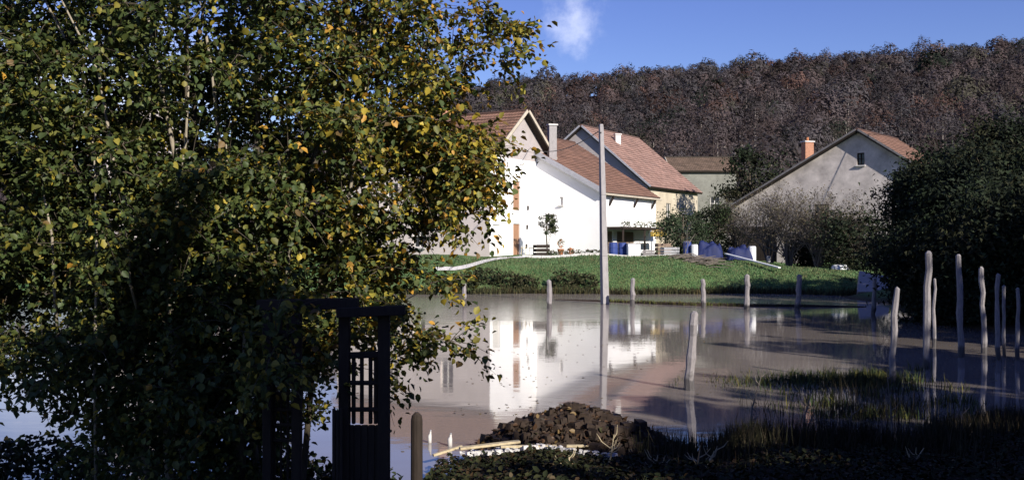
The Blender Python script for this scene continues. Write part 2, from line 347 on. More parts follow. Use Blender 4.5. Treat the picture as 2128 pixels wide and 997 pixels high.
def window(parent, o, u, inward, r, style='glass', name=None, fm='frame_white', dm='door_brown'):
    (a0, h0), (a1, h1) = r[0], r[2]; pt = lambda a, h, k: o + u * a + Vector((0, 0, h)) + inward * k
    if style in ('door', 'shutter'):
        n_ = max(2, round((a1 - a0) / .2)); mb = MB(); wd = (a1 - a0) / n_; mb.beam(pt(a0, h0 + (h1 - h0) * .5, .16), pt(a1, h0 + (h1 - h0) * .5, .16), .03, h1 - h0)
        root = mb.build(name or ('door' if style == 'door' else 'shutter'), M(dm), parent)
        for k in range(n_):
            pb = MB(); pb.beam(pt(a0 + wd * (k + .5), h0 + .01, .125), pt(a0 + wd * (k + .5), h1 - .01, .125), .04, wd * .94, up=tuple(u)); pb.build('plank', M(dm), root)
        return root
    mb = MB(); t = .07
    for p, q in (((a0, h0 + t / 2), (a1, h0 + t / 2)), ((a0, h1 - t / 2), (a1, h1 - t / 2))): mb.beam(pt(*p, .13), pt(*q, .13), .06, t)
    for a in (a0 + t / 2, (a0 + a1) / 2, a1 - t / 2): mb.beam(pt(a, h0 + t, .13), pt(a, h1 - t, .13), .055, t, up=tuple(u))
    mb.beam(pt(a0 + t, (h0 + h1) / 2, .13), pt(a1 - t, (h0 + h1) / 2, .13), .05, .05)
    root = mb.build(name or 'window', M(fm), parent)
    g = MB(); g.quad(pt(a0, h0, .17), pt(a1, h0, .17), pt(a1, h1, .17), pt(a0, h1, .17)); g.build('pane', M('pane'), root)
    s_ = MB(); s_.beam(pt(a0 - .08, h0 - .05, -.05), pt(a1 + .08, h0 - .05, -.05), .2, .08); s_.build('sill', M('concrete_pale'), root)
    return root

def slope(mb_s, mb_t, e0, e1, r0, r1, ov_e, ov_v0, ov_v1, thick=.16):
    """e* eave points, r* ridge points; returns verge lines"""
    e0, e1, r0, r1 = map(Vector, (e0, e1, r0, r1))
    dn0 = (e0 - r0); dn1 = (e1 - r1); E0 = e0 + dn0.normalized() * ov_e; E1 = e1 + dn1.normalized() * ov_e
    al = (r1 - r0).normalized(); ae = (E1 - E0).normalized()
    E0 = E0 - ae * ov_v0; E1 = E1 + ae * ov_v1; R0 = r0 - al * ov_v0; R1 = r1 + al * ov_v1
    nrm = (E1 - E0).cross(R0 - E0); nrm = nrm.normalized()
    if nrm.z < 0: nrm = -nrm
    up = nrm * thick; mb_s.hexa([E0, E1, R1, R0, E0 + up, E1 + up, R1 + up, R0 + up])
    Ls = (R0 - E0).length; n_ = max(3, int(Ls / .34)); Lr = (E1 - E0).length
    for k in range(n_):
        a, b_ = k / n_, (k + 1.25) / n_; b_ = min(b_, 1)
        lo0, lo1 = E0.lerp(R0, a), E1.lerp(R1, a); hi0, hi1 = E0.lerp(R0, b_), E1.lerp(R1, b_)
        o1 = nrm * (thick + .05); o2 = nrm * (thick + .008); o3 = nrm * (thick + .002)
        off = .12 * (k % 2)
        seg = max(4, int(Lr / 2.2)); j0 = random.uniform(-.008, .008)
        for q in range(seg):
            f0, f1 = q / seg, (q + 1) / seg; j1 = random.uniform(-.012, .012)
            A = lo0.lerp(lo1, f0) + o1 + nrm * j0; B = lo0.lerp(lo1, f1) + o1 + nrm * j1; Cc = hi0.lerp(hi1, f1) + o2; D = hi0.lerp(hi1, f0) + o2
            u0, u1 = f0 * Lr, f1 * Lr; v0, v1 = k * .34, k * .34 + .33
            mb_t.quad(A, B, Cc, D, uv=((u0, v0), (u1, v0), (u1, v1), (u0, v1)))
            mb_t.quad(lo0.lerp(lo1, f0) + o3, lo0.lerp(lo1, f1) + o3, B, A, uv=((u0, v0), (u1, v0), (u1, v0 + .02), (u0, v0 + .02)))
            j0 = j1
    return (E0 + up, R0 + up), (E1 + up, R1 + up)

def house(name, label, c0, ang, W, L, zb, ze0, ze1, zr, sr, walls, tiles, soffit='dark_wood', Lr=None, ov=(.35, .45, .3), front_holes=(), side_holes=(), side=0,
          gable_split=None, gable_mat=None, verge='verge_grey', gutter=False, cat='house', group='village houses across the flood', vthick=.16):
    """gable wall runs from c0 along direction ang (degrees from +x); body extends to the left of that direction (away from the camera)"""
    u = Vector((math.cos(R(ang)), math.sin(R(ang)), 0)); e = Vector((-u.y, u.x, 0)); o = Vector((c0[0], c0[1], 0)); Lr = Lr or L
    root = empty(name, (c0[0], c0[1], max(zb, 0))); tag(root, label, cat, group)
    c0_, c1 = o, o + u * W; c3, c2 = c0_ + e * L, c1 + e * (2 * Lr - L if False else Lr)
    if side == 1: c3, c2 = c0_ + e * Lr, c1 + e * L
    rb = o + u * sr + e * Lr; rf = o + u * sr
    V3 = lambda p, z: Vector((p.x, p.y, z))
    rise = lambda a: ze0 + (zr - ze0) * a / sr if a <= sr else zr + (ze1 - zr) * (a - sr) / (W - sr)
    mb = MB(); holes = [h[0] for h in front_holes]
    if gable_split:
        g = gable_split; a0 = sr * (g - ze0) / (zr - ze0) if g > ze0 else 0; a1 = sr + (W - sr) * (zr - g) / (zr - ze1) if g > ze1 else W
        low = [(0, zb), (W, zb), (W, ze1)] + ([(a1, g)] if a1 < W else []) + ([(a0, g)] if a0 > 0 else []) + [(0, ze0)]
        wall_face(mb, o, u, low, holes, .2, e)
        gb = MB(); wall_face(gb, o, u, [(a0, g), (a1, g), (sr, zr)], [], .2, e); gb.build('gable', M(gable_mat), root)
    else:
        wall_face(mb, o, u, [(0, zb), (W, zb), (W, ze1), (sr, zr), (0, ze0)], holes, .2, e)
    mb.build('front_wall', M(walls[0]), root)
    mb = MB()                                   # the long wall the camera sees
    if side == 0:
        wall_face(mb, c0_, e, [(0, zb), (L, zb), (L, ze0), (0, ze0)], [h[0] for h in side_holes], .2, u)
    else:
        wall_face(mb, c1, e, [(0, zb), (L, zb), (L, ze1), (0, ze1)], [h[0] for h in side_holes], .2, -u)
    mb.build('side_wall', M(walls[1]), root)
    mb = MB()
    if side == 0: mb.quad(V3(c1, zb), V3(c2, zb), V3(c2, ze1), V3(c1, ze1))
    else: mb.quad(V3(c0_, zb), V3(c3, zb), V3(c3, ze0), V3(c0_, ze0))
    mb.poly([V3(c2, zb), V3(c3, zb), V3(c3, ze0), V3(rb, zr), V3(c2, ze1)]); mb.build('rear_wall', M(walls[-1]), root)
    for h in front_holes: window(root, o, u, e, h[0], *h[1:])
    for h in side_holes: window(root, c0_ if side == 0 else c1, e, u if side == 0 else -u, h[0], *h[1:])
    ms, mt = MB(), MB()
    va = slope(ms, mt, V3(c0_, ze0), V3(c3, ze0), V3(rf, zr), V3(rb, zr), ov[0], ov[1], ov[2])
    vb = slope(ms, mt, V3(c1, ze1), V3(c2, ze1), V3(rf, zr), V3(rb, zr), ov[0], ov[1], ov[2])
    ro = ms.build('roof', M(soffit), root); mt.build('tiles', M(tiles), ro)
    rt = MB(); a, b_ = V3(rf, zr + .17) - e * ov[1], V3(rb, zr + .17) + e * ov[2]; n_ = int((b_ - a).length / .4)
    for k in range(n_):
        p, q = a.lerp(b_, k / n_), a.lerp(b_, (k + .97) / n_); rt.tube([p, q], [.12, .135], 6)
    rt.build('ridge_tiles', M(tiles), ro)
    for (E_, R_) in (va[0], vb[0]):
        vb_ = MB(); d = Vector((0, 0, .02)) - e * .03; vb_.beam(E_ + d, R_ + d, .06, vthick); vb_.build('verge_board', M(verge), ro)
    if gutter:
        cs, ce, zz = (c0_, c3, ze0) if side == 0 else (c1, c2, ze1); out = -u if side == 0 else u
        gt = MB(); gt.tube([V3(cs, zz - .12) + out * (ov[0] + .06) - e * ov[1], V3(ce, zz - .14) + out * (ov[0] + .06) + e * ov[2]], .07, 6); gt.build('gutter', M('verge_pale'), ro)
    return root, o, u, e

def chimney(root, p, size, z0, z1, m, cap='concrete_pale', pot=True):
    mb = MB(); mb.box((p[0], p[1], (z0 + z1) / 2), (size, size * .8, z1 - z0), .3); c = mb.build('chimney', M(m), root)
    mb = MB(); mb.box((p[0], p[1], z1 + .05), (size + .14, size * .8 + .14, .1), .3); mb.build('chimney_cap', M(cap), c)
    if pot:
        mb = MB(); mb.tube([(p[0], p[1], z1 + .1), (p[0], p[1], z1 + .4)], [.11, .09], 8); mb.build('chimney_pot', M('terracotta'), c)

# house with the tall sunlit gable, its long beige wall going off behind the hazel
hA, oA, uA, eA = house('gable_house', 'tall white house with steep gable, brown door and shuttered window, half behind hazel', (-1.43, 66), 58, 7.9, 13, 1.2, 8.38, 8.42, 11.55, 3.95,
    ('white_render', 'beige_render', 'beige_render'), 'tiles_brown', ov=(.35, .5, .3), gable_split=8.42, gable_mat='pink_grey_wall', verge='verge_pale', vthick=.2,  # triangle above the split is a darker pinkish grey than the wall below
    front_holes=[(rect(2.85, 3.75, 5.0, 6.95), 'shutter'), (rect(2.85, 3.75, 1.9, 4.1), 'door'), (rect(.35, 1.25, 1.9, 4.0), 'door', 'side_door', 'frame_white', 'frame_white')],
    side_holes=[(rect(2.9, 3.9, 5.1, 6.9), 'glass'), (rect(7.5, 8.5, 5.1, 6.9), 'glass'), (rect(5.2, 6.2, 2.5, 4.0), 'glass')])
mb = MB(); q = oA + uA * 6.37 - eA * .1; mb.tube([q + Vector((0, 0, 1.9)), q + Vector((0, 0, 8.1))], .055, 6); mb.build('drainpipe', M('zinc'), hA)
for a, z in ((4.6, 3.9), (4.7, 5.2), (4.5, 2.6)):
    mb = MB(); mb.box(tuple(oA + uA * a - eA * .03 + Vector((0, 0, z))), (.16, .1, .3), R(58)); mb.build('wall_anchor', M('iron'), hA)
chimney(hA, tuple(oA + uA * 4.6 + eA * 7)[:2], .7, 10.4, 12.6, 'brick')

# long low annex: grey verge sloping to the right, bright wall round the corner
gdir = Vector((-.866, .5, 0)); cB = Vector((5.99, 68.5, 0)); WB = 10.2; oB0 = cB + gdir * WB
hB, oB, uB, eB = house('annex_house', 'long white annex with sloping grey verge and brown tiled roof behind concrete pole', tuple(oB0)[:2], -30, WB, 9.6, 1.4, 9.7, 6.18, 10.85, 1.6,
    ('white_render', 'white_render', 'white_render'), 'tiles_brown', side=1, Lr=13.1, ov=(.35, .3, .1), verge='verge_grey', vthick=.34, gutter=True,
    front_holes=[(rect(7.05, 7.3, 5.4, 5.95), 'glass')],
    side_holes=[(rect(.5, 1.9, 1.9, 3.6), 'door', 'barn_door', 'frame_white', 'brown_wall'), (rect(2.5, 5.6, 1.9, 3.6), 'door', 'barn_door', 'frame_white', 'brown_wall')])
chimney(hB, (X(1147, 71.8), 71.6), .55, 8.3, 11.0, 'concrete', pot=False)
for a in (1.2, 5.4, 8.7):
    mb = MB(); q = cB + eB * a; mb.beam(q + uB * .02 + Vector((0, 0, 5.35)), q + uB * .36 + Vector((0, 0, 6.0)), .12, .12); mb.build('eave_bracket', M('dark_wood'), hB)

# house behind the annex
gd3 = Vector((-.866, .5, 0)); c3_ = Vector((11.4, 86, 0)); W3 = 10.5
h3, o3, u3, e3 = house('rear_house', 'cream house with steep pinkish tiled roof behind the annex roof', tuple(c3_ + gd3 * W3)[:2], -30, W3, 12.2, 1.6, 9.4, 7.65, 12.8, 4.4,
    ('pink_grey_wall', 'cream_render', 'cream_render'), 'tiles_pink', side=1, ov=(.4, .35, .3), verge='verge_grey', vthick=.15,
    side_holes=[(rect(4.2, 5.3, 4.7, 6.3), 'glass'), (rect(8.0, 9.1, 4.7, 6.3), 'glass')])
chimney(h3, (X(1283, 92), 92), .5, 10.2, 12.5, 'frame_white', pot=False)
# low building further right
h4, o4, u4, e4 = house('low_house', 'low house with old brown roof and green-grey wall right of pink roof', (X(1392, 106), 107), 0, 7.2, 7.0, 1.8, 10.0, 10.0, 12.0, 3.6,
    ('green_grey_wall', 'cream_render', 'cream_render'), 'tiles_old', ov=(.3, .3, .3), verge='verge_pale') if False else house('low_house', 'low house with old brown roof and green-grey wall right of pink roof', (X(1398, 106) , 113), -90, 7, 6.6, 1.8, 10.2, 10.2, 11.75, 3.5,
    ('cream_render', 'green_grey_wall', 'green_grey_wall'), 'tiles_old', side=1, ov=(.3, .25, .25), verge='verge_pale', side_holes=[(rect(3.9, 4.8, 6.2, 7.6), 'glass')])
# grey barn on the right, gable long on the left
u5 = Vector((math.cos(R(-38)), math.sin(R(-38)), 0)); pk = Vector((X(1785, 75), 75, 0)); c5 = pk - u5 * 10.55
h5, o5, u5, e5 = house('stone_barn', 'grey stone barn with long sloping gable and small attic window on right', tuple(c5)[:2], -38, 15.4, 8.5, .9, 5.25, 7.65, 10.9, 10.55,
    ('grey_stone', 'grey_stone', 'grey_stone'), 'tiles_brown', side=1, ov=(.4, .5, .3), verge='verge_dark', vthick=.13,
    front_holes=[(rect(10.4, 10.95, 8.5, 9.4), 'glass', 'attic_window', 'dark_wood'), (rect(13.0, 13.7, 7.0, 7.9), 'glass', 'window', 'dark_wood'), (rect(.4, 4.2, 1.3, 3.9), 'door', 'barn_door', 'frame_white', 'dark_wood'), (rect(7.2, 8.3, 4.3, 5.7), 'glass', 'window', 'dark_wood')])
q = Vector((X(1678, 81), 81, 0)); chimney(h5, (q.x, q.y), .75, 7.5, 10.75, 'brick')
mb = MB()
for k in range(1): mb.beam(c5 + u5 * .1 - e5 * .1 + Vector((0, 0, 3.98)), c5 + u5 * 4.4 - e5 * .1 + Vector((0, 0, 3.98)), .16, .2)
mb.build('lintel', M('dark_wood'), h5)
# pale house seen only through gaps in the hazel
h6, o6, u6, e6 = house('pale_house', 'pale pinkish house gable glimpsed through hazel leaves at left', (X(235, 62), 61), 14, 4.6, 9, .8, 9.6, 9.6, 11.6, 2.3,
    ('pink_grey_wall', 'pink_grey_wall', 'pink_grey_wall'), 'tiles_pink', side=1, ov=(.3, .3, .3), front_holes=[(rect(.9, 1.7, 6.2, 7.6), 'glass'), (rect(2.9, 3.7, 6.2, 7.6), 'glass')])

# balcony along the annex wall
bal = empty('balcony', tuple(cB + eB * 1 + Vector((0, 0, 3.8)))); tag(bal, 'dark balcony with plants along the annex wall above the terrace', 'balcony')
mb = MB(); o_ = cB + uB * .75 + eB * 4.4; mb.box((o_.x, o_.y, 3.82), (8.2, 1.4, .16), math.atan2(eB.y, eB.x)); mb.build('slab', M('dark_wood'), bal)
for a in (.5, 4.2, 8.1):
    mb = MB(); q = cB + uB * 1.35 + eB * a; mb.beam(q + Vector((0, 0, 1.7)), q + Vector((0, 0, 3.74)), .12, .12); mb.build('post', M('dark_wood'), bal)
def plant_clump(name, label, c, rad, n, size, cols, cat='plant', parent=None, group=None, stem=True):
    c = np.array(c); pos = c + rdirs(n) * np.array(rad) * RNG.uniform(.35, 1, (n, 1)) ** .6
    V, Fc = flakes(pos, RNG.uniform(.6, 1.3, n) * size); cl = np.array(cols)[RNG.integers(0, len(cols), n)] * RNG.uniform(.6, 1.25, (n, 1))
    o = fast(name, V, Fc, M('foliage'), parent, cl)
    if label: tag(o, label, cat, group)
    return o
for a in (1.0, 3.3, 5.2, 6.6, 7.8):
    q = cB + uB * 1.3 + eB * a; plant_clump('planter_foliage', None, (q.x, q.y, 4.08), (.45, .45, .26), 90, .14, [(.05, .08, .03), (.10, .12, .05)], parent=bal)

# ------------------------------------------------------------------ far wood on the hill
def far_wood():
    pts = []
    for (pa, pb, ya, yb, sp_) in ((980, 2330, 120, 455, 5.8), (-350, 980, 130, 455, 8.5), (2330, 3400, 120, 440, 11)):
        y = ya
        while y < yb:
            x0, x1 = X(pa, y), X(pb, y); x = x0
            while x < x1:
                pts.append((x + random.uniform(-.5, .5) * sp_, y + random.uniform(-.5, .5) * sp_)); x += sp_
            y += sp_ * 1.25
    pts = np.array(pts); n = len(pts); bz = tz(pts[:, 0], pts[:, 1])
    hgt = RNG.uniform(6.5, 12, n) * np.where(RNG.random(n) < .1, 1.3, 1); rad = hgt * RNG.uniform(.22, .42, n)
    pal = np.array([(.058, .046, .048), (.066, .049, .048), (.055, .048, .051), (.047, .044, .048), (.082, .048, .040), (.058, .054, .040), (.020, .028, .019)])
    kind = RNG.choice(7, n, p=[.28, .2, .18, .16, .07, .06, .05])
    Vs, Fs, Cs, nv = [], [], [], 0
    m_ = np.where(pts[:, 0] / pts[:, 1] < -.06, 110, np.where(pts[:, 1] < 230, 640, 400))
    for i in range(n):
        k = m_[i]; d = rdirs(k); d[:, 2] = np.abs(d[:, 2]) * 1.1 - .35
        rr = RNG.uniform(.6, 1, (k, 1)) ** .5 * (1 + .25 * np.sin(d[:, :1] * 5 + i) * np.cos(d[:, 1:2] * 4 + i * 2))
        c = np.array([pts[i, 0], pts[i, 1], bz[i] + hgt[i] * .60]); pos = c + d * rr * np.array([rad[i], rad[i], hgt[i] * .44])
        nr = unit(d * .9 + np.array([0, 0, .25]) + RNG.normal(size=(k, 3)) * .24); dirs = np.cross(nr, RNG.normal(size=(k, 3))); bb = unit(np.cross(nr, dirs)); dirs = unit(dirs); sz = RNG.uniform(.35, 1.0, (k, 1)) * (rad[i] / 3.2) * min(1, max(.5, pts[i, 1] / 320))
        v = np.stack([pos - dirs * sz * .5, pos + bb * sz * .32 + dirs * sz * .1, pos + dirs * sz * .7 - bb * sz * .14], 1).reshape(-1, 3); f = np.arange(3 * k).reshape(-1, 3)
        Vs.append(v); Fs.append(f + nv); nv += len(v)
        Cs.append(pal[kind[i]] * 1.08 * RNG.uniform(.5, 1.5) * RNG.uniform(.82, 1.18, (k, 1)))
        # trunk
        t = .16 + .05 * random.random(); a = pts[i]; z0, z1 = bz[i] - .4, bz[i] + hgt[i] * .75
        v = np.array([(a[0] - t, a[1], z0), (a[0] + t, a[1], z0), (a[0], a[1] - t, z0), (a[0], a[1], z1)]); Vs.append(v); Fs.append(np.array([(0, 2, 3), (2, 1, 3)]) + nv); nv += 4
        Cs.append(np.tile(np.array([(.30, .27, .25) if random.random() < .3 else (.07, .055, .05)]), (2, 1)))
    o = fast('wood', np.concatenate(Vs), np.concatenate(Fs), M('foliage'), None, np.concatenate(Cs))
    tag(o, 'brown leafless autumn wood covering the hillside behind the houses', 'wood', kind='stuff')
far_wood()

# ------------------------------------------------------------------ trees and shrubs
def leafy_tree(name, label, base, height, rad, cols, nclump=60, per=90, leaf=.16, trunk=.14, zlow=.25, cat='tree', group=None, conic=False, aspect=.6):
    bx, by = base; bz = float(tz(bx, by)); root = empty(name, (bx, by, bz)); tag(root, label, cat, group)
    cl = []
    for k in range(nclump):
        t = random.uniform(zlow, 1) ; a = random.uniform(0, 2 * math.pi)
        if conic: rr = rad * (1.06 - t) * math.sqrt(random.uniform(.25, 1))
        else: rr = rad * math.sin(math.pi * min(1, .12 + .86 * (1 - t) ** .8)) ** .6 * math.sqrt(random.uniform(.15, 1)) * random.uniform(.85, 1.15)
        cl.append((bx + math.cos(a) * rr, by + math.sin(a) * rr, bz + height * t))
    tb = MB(); lean = random.uniform(-.1, .1)
    tb.tube([(bx, by, bz - .3), (bx + lean, by, bz + height * .4), (bx + lean * 2, by, bz + height * .92)], [trunk, trunk * .7, trunk * .15], 7); tk = tb.build('trunk', M('bark'), root, smooth=True)
    lb = MB()
    for c in cl[::2]:
        c = Vector(c); s0 = Vector((bx + lean, by, min(c.z - .1, bz + height * random.uniform(.15, .7)))); mid = s0.lerp(c, .5) + Vector((0, 0, .1 * height * random.uniform(-.3, .5)))
        lb.tube([s0, mid, c], [trunk * .32, trunk * .2, trunk * .06], 4, cap=False)
    lb.build('limbs', M('bark'), tk)
    Vs, Fs, Cs, nv = [], [], [], 0
    for c in cl:
        s = rad * random.uniform(.16, .34); pos = np.array(c) + RNG.normal(size=(per, 3)) * np.array([s, s, s * .7]) * .75
        pos[:, 2] = np.maximum(pos[:, 2], bz + .05)
        v, f = flakes(pos, RNG.uniform(.6, 1.4, per) * leaf, None, aspect); Vs.append(v); Fs.append(f + nv); nv += len(v)
        base_c = np.array(random.choice(cols)) * random.uniform(.7, 1.25); Cs.append(base_c * RNG.uniform(.6, 1.4, (per, 1)))
    o = fast('crown', np.concatenate(Vs), np.concatenate(Fs), M('foliage'), root, np.concatenate(Cs)); return root

def bare_shrub(name, label, base, height, rad, depth=4, stems=6, r0=.03, cat='shrub', group=None, col='twig', leaf_cols=None, z=None):
    bx, by = base; bz = float(tz(bx, by)) if z is None else z; root = empty(name, (bx, by, bz)); tag(root, label, cat, group); tb = MB(); tips = []
    def branch(p, d, ln, r, lev):
        pts = [p]; q = p
        for k in range(3):
            d = (d + Vector((random.gauss(0, .16), random.gauss(0, .16), random.gauss(.05, .12)))).normalized(); q = q + d * ln / 3; pts.append(q)
        tb.tube(pts, [r, r * .85, r * .7, r * .5], 3 if lev > 1 else 5, cap=False)
        if lev >= depth: tips.append(q); return
        for k in range(random.choice((2, 3, 3))):
            f = random.uniform(.35, 1); o_ = pts[0].lerp(pts[-1], f) if f < .95 else pts[-1]
            sd_ = Vector((random.gauss(0, 1), random.gauss(0, 1), random.gauss(.1, .6))).normalized(); branch(pts[min(3, max(1, int(f * 3.2)))], (d * .8 + sd_ * .75).normalized(), ln * random.uniform(.55, .85), r * .55, lev + 1)
    for s in range(stems):
        a = 2 * math.pi * s / stems + random.uniform(-.4, .4); sp_ = rad / height
        branch(Vector((bx + .12 * math.cos(a), by + .12 * math.sin(a), bz - .1)), Vector((math.cos(a) * sp_ * random.uniform(.2, 1), math.sin(a) * sp_ * random.uniform(.2, 1), 1)).normalized(), height * .42, r0, 0)
    tb.build('branches', M(col), root)
    if leaf_cols:
        tp = np.array([tuple(t) for t in tips]); pos = np.repeat(tp, 2, 0) + RNG.normal(size=(len(tp) * 2, 3)) * .1; v, f = flakes(pos, RNG.uniform(.07, .14, len(pos)))
        cl = np.array(leaf_cols)[RNG.integers(0, len(leaf_cols), len(pos))] * RNG.uniform(.6, 1.3, (len(pos), 1)); fast('foliage', v, f, M('foliage'), root, cl)
    return root

DARK = [(.018, .028, .014), (.024, .032, .018), (.014, .020, .012), (.030, .032, .016)]
# dark evergreens closing the right side of the flood
for (px, d, h, r, lb_) in ((1930, 42, 5.2, 1.9, 'leftmost dark evergreen at the right edge of the flood'), (1995, 40, 5.6, 2.4, 'dark evergreen behind the tall white stakes'),
                           (2085, 38, 5.8, 2.5, 'dark evergreen at the right edge above the thin stakes'), (2000, 47, 6.2, 2.5, 'taller dark evergreen rising behind the others at right'),
                           (2130, 44, 7.2, 2.7, 'tallest dark evergreen cut by the right edge'), (1985, 36, 3.2, 2.3, 'low dark bush under the evergreens at right'), (2110, 33.5, 4.4, 2.4, 'low dark bush at far right edge behind stakes')):
    leafy_tree('evergreen_tree', lb_, (X(px, d), d), h, r, DARK, nclump=130, per=210, leaf=.15, zlow=.04, group='dark evergreens at the right')
# unseen trees added right of and behind the viewer to shade bank and hazel
for k, (x, y, h, r) in enumerate(((9.5, -8, 10.2, 3.4), (14.5, -5, 9.8, 3.6), (20.5, -.5, 11.5, 3.6), (5.0, -12, 10.5, 3.2), (22, 8, 11, 3.8), (26, 16, 13, 3.8), (29, 26, 13, 3.8), (31, 36, 12, 3.6), (24, 2, 11.5, 3.6), (4.6, -3.6, 7.2, 2.4), (16.2, -1.6, 9.8, 3.2))):
    leafy_tree('shade_tree', 'tall dark shade tree added out of view, right of and behind the viewer', (x, y), h, r, DARK, nclump=95, per=34, leaf=.7, zlow=.05, conic=(k % 2 == 0), group='added trees out of view that shade the near bank', aspect=.8)
# shrubs in the village
leafy_tree('holly_tree', 'dark rounded evergreen left of the stone barn', (X(1560, 88), 88), 9.5, 2.6, DARK, nclump=70, per=90, leaf=.3, zlow=.15)
leafy_tree('laurel_bush', 'dense dark green bush right of the annex', (X(1418, 67), 67), 2.9, 1.7, [(.03, .05, .025), (.04, .055, .03)], nclump=60, per=90, leaf=.16, zlow=.02, cat='bush')
leafy_tree('laurel_bush', 'dark green bush left of the barn door', (X(1487, 69), 69), 3.4, 1.6, [(.03, .045, .02), (.045, .05, .03)], nclump=60, per=90, leaf=.16, zlow=.02, cat='bush')
leafy_tree('laurel_bush', 'dark bush at the foot of the stone barn gable', (X(1690, 66), 66), 1.7, 1.8, DARK, nclump=60, per=90, leaf=.18, zlow=.02, cat='bush')
leafy_tree('laurel_bush', 'dark bush between the stone barn and the evergreens', (X(1775, 61), 61), 3.2, 2.3, DARK, nclump=70, per=90, leaf=.18, zlow=.02, cat='bush')
for (px, d, h, r, st, lb_) in ((1700, 63, 5.6, 2.6, 9, 'brown leafless shrub in front of the barn gable, nearest the dark evergreens'), (1640, 65, 6.0, 2.4, 8, 'brown leafless shrub below the barn chimney'),
                           (1765, 62, 5.2, 2.4, 9, 'brown twiggy shrub below the attic window'), (1535, 70, 5.6, 1.6, 5, 'thin bare shrub left of the barn door'), (1600, 67, 6.5, 1.6, 3, 'dark bare tree leaning before the barn rake')):
    bare_shrub('bare_shrub', lb_, (X(px, d), d), h, r, depth=5, stems=st + 3, r0=.075, group='bare shrubs by the barn', leaf_cols=[(.12, .095, .06), (.09, .075, .06), (.12, .11, .06)])
bare_shrub('young_tree', 'thin young tree on the grass left of the tarps', (X(1416, 63.6), 63.6), 3.0, .6, depth=3, stems=1, r0=.03, cat='tree')
leafy_tree('fruit_tree', 'small tree beside the white gable drainpipe', (X(1138, 66.5), 66.5), 2.7, .55, [(.04, .06, .03), (.06, .07, .03)], nclump=22, per=60, leaf=.12, trunk=.06, zlow=.5)
# low dark scrub along the far waterline
for k, (px, d, r, h) in enumerate(((965, 57.6, 1.0, .75), (1010, 57.9, 1.1, .85), (1055, 57.7, 1.0, .8), (1090, 57.9, .9, .7), (1178, 57.6, 1.0, .85), (1215, 57.6, .9, .7))):
    x = X(px, d); lab = ['dark scrub on far waterline, leftmost clump', 'dark scrub on far waterline, second clump from left', 'dark scrub on far waterline, third clump from left', 'dark scrub on far waterline left of the first fence post', 'dark scrub on far waterline right of the first fence post', 'dark scrub on far waterline beside the concrete pole'][k]
    plant_clump('scrub', lab, (x, d, float(tz(x, d)) + h * .4), (r, .5, h * .75), 420, .2, [(.02, .028, .014), (.035, .04, .018), (.06, .055, .03)], cat='scrub', group='scrub along the far waterline')

# grass: far bank tufts, and straggling weeds
def grass(name, label, pts, hgt, wid, cols, lean=.35, kind='stuff', cat='grass'):
    pts = np.asarray(pts); n = len(pts); h = RNG.uniform(.5, 1.3, n)[:, None] * hgt; a = RNG.uniform(0, 2 * np.pi, n); d = np.stack([np.cos(a), np.sin(a), 0 * a], 1)
    b = np.stack([-np.sin(a), np.cos(a), 0 * a], 1) * wid * .5; tip = pts + np.array([0, 0, 1]) * h + d * h * RNG.uniform(0, 1, (n, 1)) * lean; mid = pts + np.array([0, 0, .55]) * h + d * h * .12
    V = np.stack([pts - b, pts + b, mid - b * .7, mid + b * .7, tip], 1).reshape(-1, 3); k = np.arange(n)[:, None] * 5
    Fc = np.concatenate([k + np.array([[0, 1, 3]]), k + np.array([[0, 3, 2]]), k + np.array([[2, 3, 4]])], 1).reshape(-1, 3)
    pat = .5 + .5 * np.sin(pts[:, :1] * 1.3 + 2 * np.sin(pts[:, 1:2] * .9)) * np.sin(pts[:, 1:2] * 1.7 + 1.5 * np.sin(pts[:, :1] * .6))
    c = np.array(cols)[RNG.integers(0, len(cols), n)] * RNG.uniform(.6, 1.35, (n, 1)) * (1 - .35 * pat + np.array([[.25, .05, .1]]) * pat)
    return tag(fast(name, V, Fc, M('foliage'), None, np.repeat(c, 3, 0)), label, cat, None, kind)
n = 42000; x = RNG.uniform(-9, 23, n); y = far_shore(x) + RNG.uniform(0.1, 8.2, n); z = tz(x, y); keep = (z > .06) & ~((y > 63) & (x < 14))
pts = np.stack([x, y, z], 1)[keep]
grass('grass', 'short green grass on the far bank', pts, .085, .05, [(.09, .175, .075), (.12, .20, .09), (.15, .18, .085), (.08, .145, .06)])
n = 5000; x = RNG.uniform(-9, 23, n); y = far_shore(x) + RNG.uniform(-.35, .5, n)
grass('waterside_grass', 'rough dark grass fringing the far waterline', np.stack([x, y, np.maximum(tz(x, y), -.05)], 1), .32, .05, [(.05, .06, .025), (.08, .08, .035), (.03, .035, .02)], lean=.6)

# drowned bank along the far fence: a dark ridge just breaking the surface
rb_ = MB(); path = [(X(1155, 50.6), 50.6, -.02), (X(1250, 49.0), 49.0, -.005), (X(1330, 47.6), 47.6, .0), (X(1420, 46.2), 46.2, .01), (X(1540, 45.4), 45.4, .0), (X(1680, 45.0), 45.0, .0), (X(1800, 45.0), 45, -.02)]
rb_.tube(path, [.05, .09, .10, .12, .12, .10, .05], 6); tag(rb_.build('drowned_bank', M('compost')), 'thin dark line of drowned bank along the far fence posts', 'bank')
pp = []
for k in range(900):
    i = random.choice((2, 3, 3, 4, 4, 5)); a, b_ = path[i - 1], path[i]; t = random.random(); pp.append((a[0] + (b_[0] - a[0]) * t, a[1] + (b_[1] - a[1]) * t + random.gauss(0, .12), .02))
grass('bank_grass', 'grass blades along the drowned bank', pp, .16, .03, [(.06, .08, .02), (.10, .11, .03)], lean=.8)

